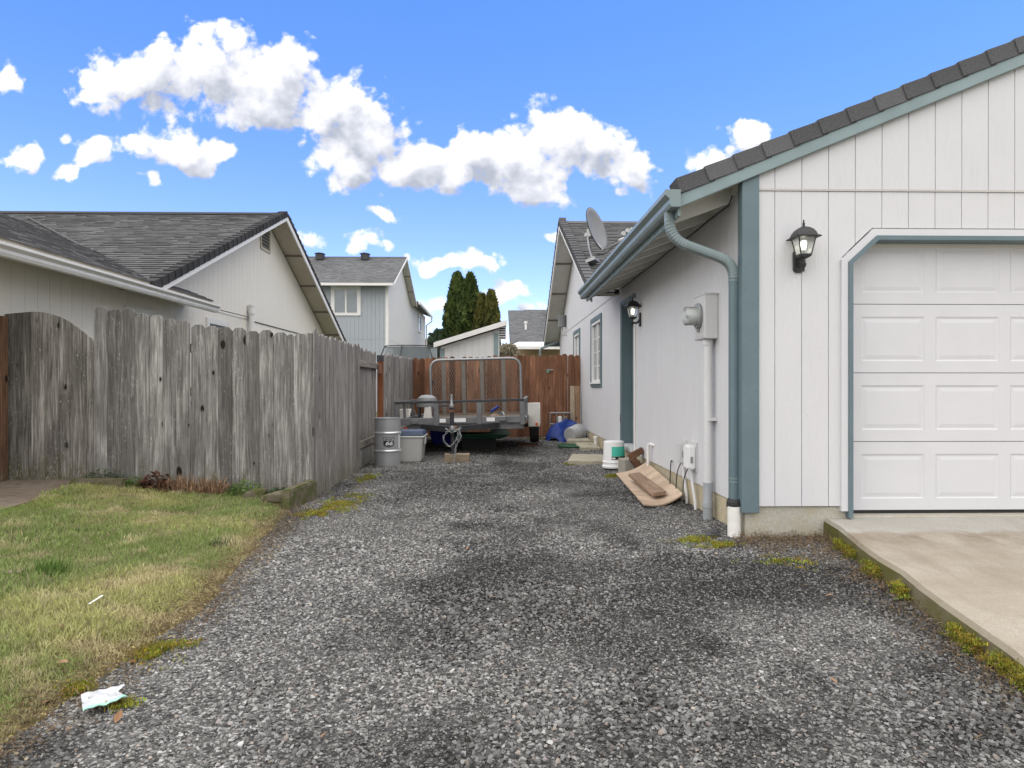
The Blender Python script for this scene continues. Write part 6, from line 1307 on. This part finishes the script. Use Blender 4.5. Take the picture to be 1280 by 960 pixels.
tag(MB().obox((1.72, 13.62, 0.06), ((0.7, 0, 0.7), (0, 1, 0), (-0.7, 0, 0.7)), (0.06, 0.03, 0.02)).build('plastic_scrap', 'orange', bevel=0.006), 'small orange plastic scrap beside the grey pail', 'scrap')
cr = thing('crate', 'grey wire crate of jars between the brown fence and the tarp', 'crate', (1.38, 14.72, 0.03))
for (a, b_) in (((1.16, 14.62), (1.60, 14.62)), ((1.16, 14.82), (1.60, 14.82)), ((1.16, 14.62), (1.16, 14.82)), ((1.60, 14.62), (1.60, 14.82))):
    for z in (0.10, 0.34, 0.58): MB().tube([(a[0], a[1], z), (b_[0], b_[1], z)], 0.012, 6).build('wire', 'galv', cr)
for x in (1.16, 1.30, 1.45, 1.60): MB().tube([(x, 14.62, 0.03), (x, 14.62, 0.60)], 0.011, 6).build('wire', 'galv', cr)
for k, (x, z, mt) in enumerate(((1.24, 0.14, 'white'), (1.36, 0.14, 'rust'), (1.49, 0.14, 'paleboard'), (1.27, 0.42, 'rust'), (1.38, 0.42, 'white'), (1.50, 0.42, 'paleboard'))):
    MB().lathe([(0.0, 0), (0.05, 0.0), (0.06, 0.06), (0.05, 0.15), (0.02, 0.17), (0, 0.17)], (x, 14.72, z - 0.08), 10).build('jar', mt, cr, smooth=True)
for (x, lb) in ((1.655, 'pale board leaning upright in the corner of the brown fence, next to the crate'), (1.765, 'brown board leaning upright in the corner of the brown fence, next to the house')):
    o = MB().quadbox([(x - 0.05, 14.62, 0.02), (x + 0.05, 14.62, 0.02), (x + 0.05, 14.64, 0.02), (x - 0.05, 14.64, 0.02), (x - 0.05, 14.80, 1.16), (x + 0.05, 14.80, 1.16), (x + 0.05, 14.82, 1.16), (x - 0.05, 14.82, 1.16)]).build('board', 'paleboard' if x < 1.7 else 'plank_v', bevel=0.003); tag(o, lb, 'board')

# ================================================================== GROUND DETAIL ON THE LEFT
tag(MB().obox((-1.92, 6.74, 0.06), ((0.08, 1, 0), (-1, 0.08, 0), (0, 0, 1)), (0.36, 0.05, 0.13)).build('edging_block', 'mossblock', bevel=0.015), 'mossy edging block at the foot of the fence corner', 'edging')
tag(MB().obox((-3.93, 6.86, 0.16), ((1, 0.02, 0), (-0.02, 1, 0), (0, 0, 1)), (0.27, 0.07, 0.075)).build('edging_block', 'mossblock', bevel=0.02), 'mossy edging block beside the garden path and gate', 'edging')
for k, (x, y, a, lb) in enumerate(((-2.30, 6.70, 0.1, 'low mossy edging stone under the green weeds'), (-2.06, 6.55, -0.5, 'small mossy edging stone where the lawn meets the gravel'))):
    v, f = rock_mesh(); m = MB(); m.v = [(x + p[0] * 0.42, y + p[1] * 0.22, 0.09 + p[2] * 0.3) for p in v]; m.f = f; tag(m.build('edging_stone', 'mossblock', bevel=0.008), lb, 'stone')
def clump(name, label, cat, x0, x1, y0, y1, n, h, w, mat, droop, zf_, nb_=9):
    t = thing(name, label, cat, ((x0 + x1) / 2, (y0 + y1) / 2, 0.1)); m = MB()
    for _ in range(n):
        x, y = rng.uniform(x0, x1), rng.uniform(y0, y1); z = zf_(x, y); v, f = tuft_mesh(nb_, h * rng.uniform(0.6, 1.2), 0.04, w, droop); b0 = len(m.v)
        m.v += [(x + p[0], y + p[1], z + p[2]) for p in v]; m.f += [tuple(b0 + i for i in q) for q in f]
    m.build('blades', mat, t); return t
lzf = lambda x, y: float(lawn_z(np.array([x]), np.array([y]))[0])
clump('dry_grass_clump', 'tan dried grass clump at the foot of the grey fence', 'plant', -3.35, -2.70, 6.82, 7.02, 70, 0.17, 0.006, 'dry', 0.9, lzf)
def leafy(name, label, x0, x1, y0, y1, n, size, h, mat, cat='plant'):
    t = thing(name, label, cat, ((x0 + x1) / 2, (y0 + y1) / 2, 0.1)); m = MB(); st = MB()
    for _ in range(n):
        x, y = rng.uniform(x0, x1), rng.uniform(y0, y1); g = 1 - abs((x - x0) / (x1 - x0) * 2 - 1) ** 2; z = lzf(x, y) + rng.uniform(0.0, 1) * h * (0.35 + 0.65 * g)
        d = Vector((rng.normal(), rng.normal(), 0.5 * rng.random())).normalized(); s = d.cross(Vector((rng.normal() * 0.4, rng.normal() * 0.4, 1))).normalized(); L = size * rng.uniform(0.6, 1.4); c = Vector((x, y, z)); b0 = len(m.v)
        m.v += [tuple(c), tuple(c + d * L * 0.5 + s * L * 0.32), tuple(c + d * L + Vector((0, 0, -0.2 * L))), tuple(c + d * L * 0.5 - s * L * 0.32)]; m.f.append((b0, b0 + 1, b0 + 2, b0 + 3))
    m.build('leaves', mat, t)
    for _ in range(8):
        x, y = rng.uniform(x0, x1), rng.uniform(y0, y1); z = lzf(x, y); st.tube([(x, y, z - 0.01), (x + 0.02, y, z + h * 0.6)], 0.003, 4)
    st.build('stems', mat, t); return t
leafy('dead_leaf_clump', 'dark reddish brown heap of dead leaves at the grey fence', -3.55, -3.25, 6.80, 7.0, 260, 0.05, 0.16, 'deadleaf')
leafy('weed_plant', 'bright green leafy weed at the foot of the fence', -2.66, -2.32, 6.72, 7.0, 420, 0.035, 0.15, 'weed')
leafy('weed_plant', 'dark green low weeds beside the mossy edging block and fence corner', -2.30, -2.0, 6.75, 7.02, 180, 0.05, 0.09, 'darkweed')
leafy('weed_plant', 'grey green weeds sprouting above the edging block at the gate', -4.15, -3.72, 6.93, 7.04, 180, 0.04, 0.16, 'darkweed')
leafy('weed_plant', 'thin green weeds between the edging block and the dead leaves', -3.72, -3.52, 6.85, 7.0, 110, 0.04, 0.10, 'weed')
clump('grass_tuft', 'tall bright green grass tuft standing out of the lawn', 'plant', -2.66, -2.52, 3.92, 4.06, 18, 0.11, 0.0035, 'weed', 0.7, lzf, 12)
clump('grass_tuft', 'dark green grass tuft in the lawn near the gravel edge', 'plant', -1.98, -1.86, 4.78, 4.92, 12, 0.06, 0.003, 'darkweed', 0.9, lzf, 12)
# plastic bag
bg_ = thing('plastic_bag', 'clear white plastic zip bag with green stripe lying on the gravel', 'bag', (-1.45, 2.57, 0.02))
def bagpt(u, v):                                        # v: zip edge 0 -> 1, u: along the bag
    A, B, C, D = BAG; x = (A[0] * (1 - u) + B[0] * u) * (1 - v) + (D[0] * (1 - u) + C[0] * u) * v; y = (A[1] * (1 - u) + B[1] * u) * (1 - v) + (D[1] * (1 - u) + C[1] * u) * v
    x -= 0.03 * max(0, 1 - abs(v - 0.45) / 0.45) * max(0, u - 0.7) / 0.3
    return (x, y, 0.030 + float(gravel_z(np.array([-1.45]), np.array([2.57]))[0]) + 0.004 * math.sin(9 * u + 3 * v) * math.sin(5 * v + 1) + 0.002 * math.sin(23 * u - 8 * v))
BAG = [(-1.427, 2.393), (-1.331, 2.50), (-1.401, 2.609), (-1.517, 2.531)]
m = MB(); n_ = 18
for i in range(n_ + 1):
    for j in range(n_ + 1): m.v.append(bagpt(i / n_, j / n_))
m.f = [(i * (n_ + 1) + j, (i + 1) * (n_ + 1) + j, (i + 1) * (n_ + 1) + j + 1, i * (n_ + 1) + j + 1) for i in range(n_) for j in range(n_)]
m.build('film', 'bag', bg_, smooth=True)
m = MB(); 
for i in range(n_ + 1):
    for v in (0.0, 0.12): p = bagpt(i / n_, v); m.v.append((p[0], p[1], p[2] + 0.003))
m.f = [(2 * i, 2 * i + 2, 2 * i + 3, 2 * i + 1) for i in range(n_)]; m.build('zip_strip', 'zip', bg_)
tag(MB().obox((-2.0, 3.46, lzf(-2.0, 3.46) + 0.035), ((0.35, 0.5, 0.25), (0.8, -0.5, 0), (0, 0.2, 1)), (0.035, 0.006, 0.002)).build('white_stick', 'white', bevel=0.001), 'thin white plastic stick lying in the lawn', 'stick')
bk_ = thing('bark_scrap', 'curled grey brown bark scrap lying in the lawn', 'bark', (-2.80, 3.97, 0.03))
for k in range(5): 
    v, f = rock_mesh(); m = MB(); a = 0.3 * k; m.v = [(-2.90 + 0.045 * k + p[0] * 0.06, 3.955 + 0.006 * k + p[1] * 0.09, lzf(-2.8, 3.97) + 0.02 + p[2] * 0.06) for p in v]; m.f = f; m.build('bark_flake', 'pine', bk_)
bp = thing('plastic_scrap', 'torn black plastic scrap sticking out of the gravel near the drain pipe', 'scrap', (1.62, 5.12, 0.03))
m = MB(); n_ = 8
for i in range(n_ + 1):
    for j in range(n_ + 1): u, v = i / n_, j / n_; m.v.append((1.56 + 0.12 * u + 0.03 * v, 5.06 + 0.10 * v, 0.035 + 0.05 * math.sin(3.1 * u) * (0.4 + v) * (0.5 + 0.5 * math.sin(5 * v + 2 * u))))
m.f = [(i * (n_ + 1) + j, (i + 1) * (n_ + 1) + j, (i + 1) * (n_ + 1) + j + 1, i * (n_ + 1) + j + 1) for i in range(n_) for j in range(n_)]; m.build('sheet', 'blackplastic', bp, smooth=True)
# fallen leaves
def leaf_mesh(s):
    m = MB(); pts = [(0, -0.5), (0.22, -0.2), (0.26, 0.1), (0.12, 0.4), (0, 0.55), (-0.14, 0.38), (-0.25, 0.08), (-0.2, -0.22)]
    m.v = [(0, 0, 0.02 * s)] + [(a * s, b_ * s, 0.12 * s * abs(a) * 3 + 0.05 * s * b_) for a, b_ in pts]; m.f = [(0, 1 + i, 1 + (i + 1) % 8) for i in range(8)]; return m
for k, (x, y, s, gr) in enumerate([(-1.62, 2.50, 0.05, 0), (-1.30, 2.38, 0.05, 0), (-1.70, 2.36, 0.06, 0), (-1.50, 2.86, 0.035, 0), (-1.36, 3.05, 0.03, 0), (-0.56, 2.24, 0.04, 0), (0.30, 2.75, 0.03, 0), (0.42, 3.3, 0.03, 0), (-0.2, 4.8, 0.04, 0), (0.35, 5.0, 0.04, 0),
                                 (1.85, 3.75, 0.045, 0), (1.3, 2.6, 0.035, 0), (-1.72, 2.75, 0.05, 1), (-1.95, 3.1, 0.05, 1), (-2.1, 4.3, 0.045, 1), (-2.4, 5.2, 0.05, 1), (-2.75, 4.9, 0.04, 1), (-2.2, 3.3, 0.045, 1), (-3.0, 5.6, 0.05, 1)]):
    z = (lzf(x, y) + 0.03) if gr else float(gravel_z(np.array([x]), np.array([y]))[0]) + 0.018
    o = leaf_mesh(s).build('fallen_leaf', 'leaf', origin=(0, 0, 0)); o.location = (x, y, z); o.rotation_euler = (rng.normal() * 0.25, rng.normal() * 0.25, rng.uniform(0, 6.28))
    if gr: lb, gp__ = ('dry tan fallen leaf in the lawn right by the gravel edge', 'fallen leaves at the lawn edge') if x > -2.0 else ('dry tan fallen leaf out in the middle of the lawn grass', 'fallen leaves in the lawn')
    elif k in (0, 1, 2): lb, gp__ = 'dry tan fallen leaf on the gravel next to the plastic bag', 'fallen leaves by the plastic bag'
    elif k == 10: lb, gp__ = 'dry tan fallen leaf on the gravel beside the concrete pad edge', None
    elif k in (3, 4): lb, gp__ = 'small tan leaf on the gravel beside the moss patch at the lawn edge', 'small leaves by the moss patch'
    else: lb, gp__ = 'small dry leaf out in the open gravel of the driveway', 'fallen leaves on the open gravel'
    tag(o, lb, 'leaf', gp__)

# ================================================================== GRAVEL, GRASS, MOSS
rocks = proto_collection('crushed_stone', [rock_mesh() for _ in range(14)], 'stone')
def pad_x(y): return 2.48 - 0.148 * (5.10 - y)
def gravel_points(y0, y1, dens, smin, smax):
    n = int((y1 - y0) * 4.9 * dens); x = rng.uniform(-2.1, 2.8, n); y = rng.uniform(y0, y1, n)
    k = (x > lawn_edge(y) - 0.10 * rng.random(n)) & (x > -1.87 - 0.3 * (y < 7.0)) & ((y > 5.07) | (x < pad_x(y) - 0.01)) & ((y < 5.07) | (x < WX + 0.01))
    x, y = x[k], y[k]; s = smin + (smax - smin) * rng.random(len(x)) ** 2.0
    s *= 0.75 + 0.5 * sstep(0.35, 0.7, fbm(x, y, 1.6, 31)); return x, y, s
parts = [gravel_points(1.2, 3.4, 6200, 0.007, 0.026), gravel_points(3.4, 6.0, 4400, 0.008, 0.026), gravel_points(6.0, 10.0, 2300, 0.011, 0.028), gravel_points(10.0, 15.2, 1100, 0.014, 0.03)]
gxx = np.concatenate([p[0] for p in parts]); gyy = np.concatenate([p[1] for p in parts]); gs = np.concatenate([p[2] for p in parts]); n = len(gxx)
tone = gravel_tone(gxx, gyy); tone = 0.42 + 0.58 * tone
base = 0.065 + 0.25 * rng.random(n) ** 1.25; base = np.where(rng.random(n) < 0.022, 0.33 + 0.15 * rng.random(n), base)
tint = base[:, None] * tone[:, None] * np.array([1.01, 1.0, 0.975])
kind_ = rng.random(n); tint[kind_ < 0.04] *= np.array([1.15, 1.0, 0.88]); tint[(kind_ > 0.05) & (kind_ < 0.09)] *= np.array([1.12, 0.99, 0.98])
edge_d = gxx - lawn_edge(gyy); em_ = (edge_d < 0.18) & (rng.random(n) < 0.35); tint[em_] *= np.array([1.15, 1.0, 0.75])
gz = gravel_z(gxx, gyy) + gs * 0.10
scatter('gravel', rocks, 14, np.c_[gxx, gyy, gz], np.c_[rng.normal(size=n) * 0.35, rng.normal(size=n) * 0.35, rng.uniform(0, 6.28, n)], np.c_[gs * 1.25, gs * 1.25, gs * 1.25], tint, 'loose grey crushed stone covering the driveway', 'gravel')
# grass
tufts = proto_collection('grass_tuft_proto', [tuft_mesh(14, 0.044, 0.05, 0.0019, 1.0) for _ in range(8)], 'grass')
n = 62000; y = 1.5 + 5.6 * rng.random(n) ** 1.35; d = rng.random(n) ** 1.1 * 5.0; x = lawn_edge(y) - d
bare = fbm(x, y, 2.4, 41, 3); keep = (rng.random(n) < 0.3 + 0.7 * sstep(0.0, 0.16, d)) & (rng.random(n) < 1.15 - 0.75 * sstep(0.58, 0.75, bare)) & (x > -3.96 - 0.1 * sstep(5.8, 6.3, y) + 0.03 * (fbm(y, x, 6.0, 71) - 0.5)) & (y < 6.95) & (x > -0.78 * y - 0.9)
x, y, d = x[keep], y[keep], d[keep]; n = len(x)
tint = lawn_tint(x, y) * (0.85 + 0.6 * rng.random((n, 1))); pale = rng.random(n) < 0.16; tint[pale] = np.array([0.36, 0.31, 0.19]) * (0.7 + 0.5 * rng.random((int(pale.sum()), 1)))
sc__ = (0.55 + 0.7 * rng.random(n)) * (0.65 + 0.35 * sstep(0, 0.25, d)) * (0.8 + 0.5 * sstep(0.4, 0.7, fbm(x, y, 1.5, 44)))
scatter('grass', tufts, 8, np.c_[x, y, lawn_z(x, y) - 0.004], np.c_[rng.normal(size=n) * 0.2, rng.normal(size=n) * 0.2, rng.uniform(0, 6.28, n)], np.c_[sc__, sc__, sc__], tint, 'short patchy green and straw coloured lawn grass', 'grass')
# moss on the gravel and along the concrete pad
mossp = proto_collection('moss_proto', [tuft_mesh(16, 0.012, 0.022, 0.0016, 1.0) for _ in range(5)], 'mossm'); mp_ = []
for (cx_, cy_, rx_, ry_, k) in ((-1.50, 6.75, 0.20, 0.55, 420), (-1.62, 6.25, 0.16, 0.3, 220), (-1.60, 8.5, 0.12, 0.35, 220), (1.60, 4.80, 0.16, 0.10, 170), (1.45, 5.0, 0.18, 0.12, 110), (-1.42, 2.98, 0.14, 0.10, 420), (-1.60, 2.62, 0.06, 0.05, 120), (1.52, 8.62, 0.12, 0.12, 260), (1.10, 10.1, 0.08, 0.12, 180), (1.9, 4.4, 0.2, 0.12, 70), (-1.35, 2.5, 0.05, 0.03, 30), (1.0, 14.4, 0.5, 0.12, 260)):
    q = rng.normal(size=(k, 2)) * 0.5; xx, yy = cx_ + q[:, 0] * rx_, cy_ + q[:, 1] * ry_; kk = fbm(xx, yy, 9.0, 51, 2) > 0.42; mp_.append(np.c_[xx[kk], yy[kk], gravel_z(xx[kk], yy[kk]) + 0.008])
yy = rng.uniform(2.2, 4.75, 1500); kk = fbm(yy, yy * 0, 5.0, 61) > 0.5; yy = yy[kk]; mp_.append(np.c_[pad_x(yy) - 0.012 - np.abs(rng.normal(size=len(yy))) * 0.02, yy, gravel_z(pad_x(yy), yy) + rng.random(len(yy)) * 0.07])
mpt = np.concatenate(mp_); n = len(mpt); tint = np.array([0.26, 0.245, 0.04]) * (0.5 + 0.9 * rng.random((n, 1))) * (1 + 0.15 * rng.normal(size=(n, 3)))
s3 = 0.8 + 0.9 * rng.random((n, 1)); scatter('moss', mossp, 5, mpt, np.c_[rng.normal(size=n) * 0.3, rng.normal(size=n) * 0.3, rng.uniform(0, 6.28, n)], np.repeat(s3, 3, 1), np.clip(tint, 0.01, 1), 'yellow green moss patches on the gravel and along the concrete pad', 'moss')
# twigs and needles of dry litter along the lawn edge and the pad
lit = proto_collection('litter_proto', [tuft_mesh(3, 0.03, 0.04, 0.0016, 1.1) for _ in range(5)], 'grass')
n = 2600; y = rng.uniform(1.6, 6.6, n); x = lawn_edge(y) + rng.normal(size=n) * 0.09; z = np.maximum(gravel_z(x, y), lawn_z(x, y) * (x < lawn_edge(y))) + 0.012
y2 = rng.uniform(2.2, 5.0, 1300); x2 = pad_x(y2) - np.abs(rng.normal(size=1300)) * 0.12 - 0.01; x3 = rng.uniform(1.75, 2.6, 1700); y3 = 5.06 - np.abs(rng.normal(size=1700)) * 0.28; ok = x3 < pad_x(y3) - 0.02
X = np.concatenate([x, x2, x3[ok]]); Y = np.concatenate([y, y2, y3[ok]]); Z = np.concatenate([z, gravel_z(x2, y2) + 0.012, gravel_z(x3[ok], y3[ok]) + 0.012]); n = len(X)
tint = np.array([0.25, 0.175, 0.105]) * (0.25 + 1.0 * rng.random((n, 1))); s3 = 0.6 + 0.8 * rng.random((n, 1))
scatter('dry_litter', lit, 5, np.c_[X, Y, Z], np.c_[R(70) * rng.normal(size=n), R(70) * rng.normal(size=n), rng.uniform(0, 6.28, n)], np.repeat(s3, 3, 1), tint, 'dry brown twigs and plant litter along the lawn edge and concrete pad', 'litter')
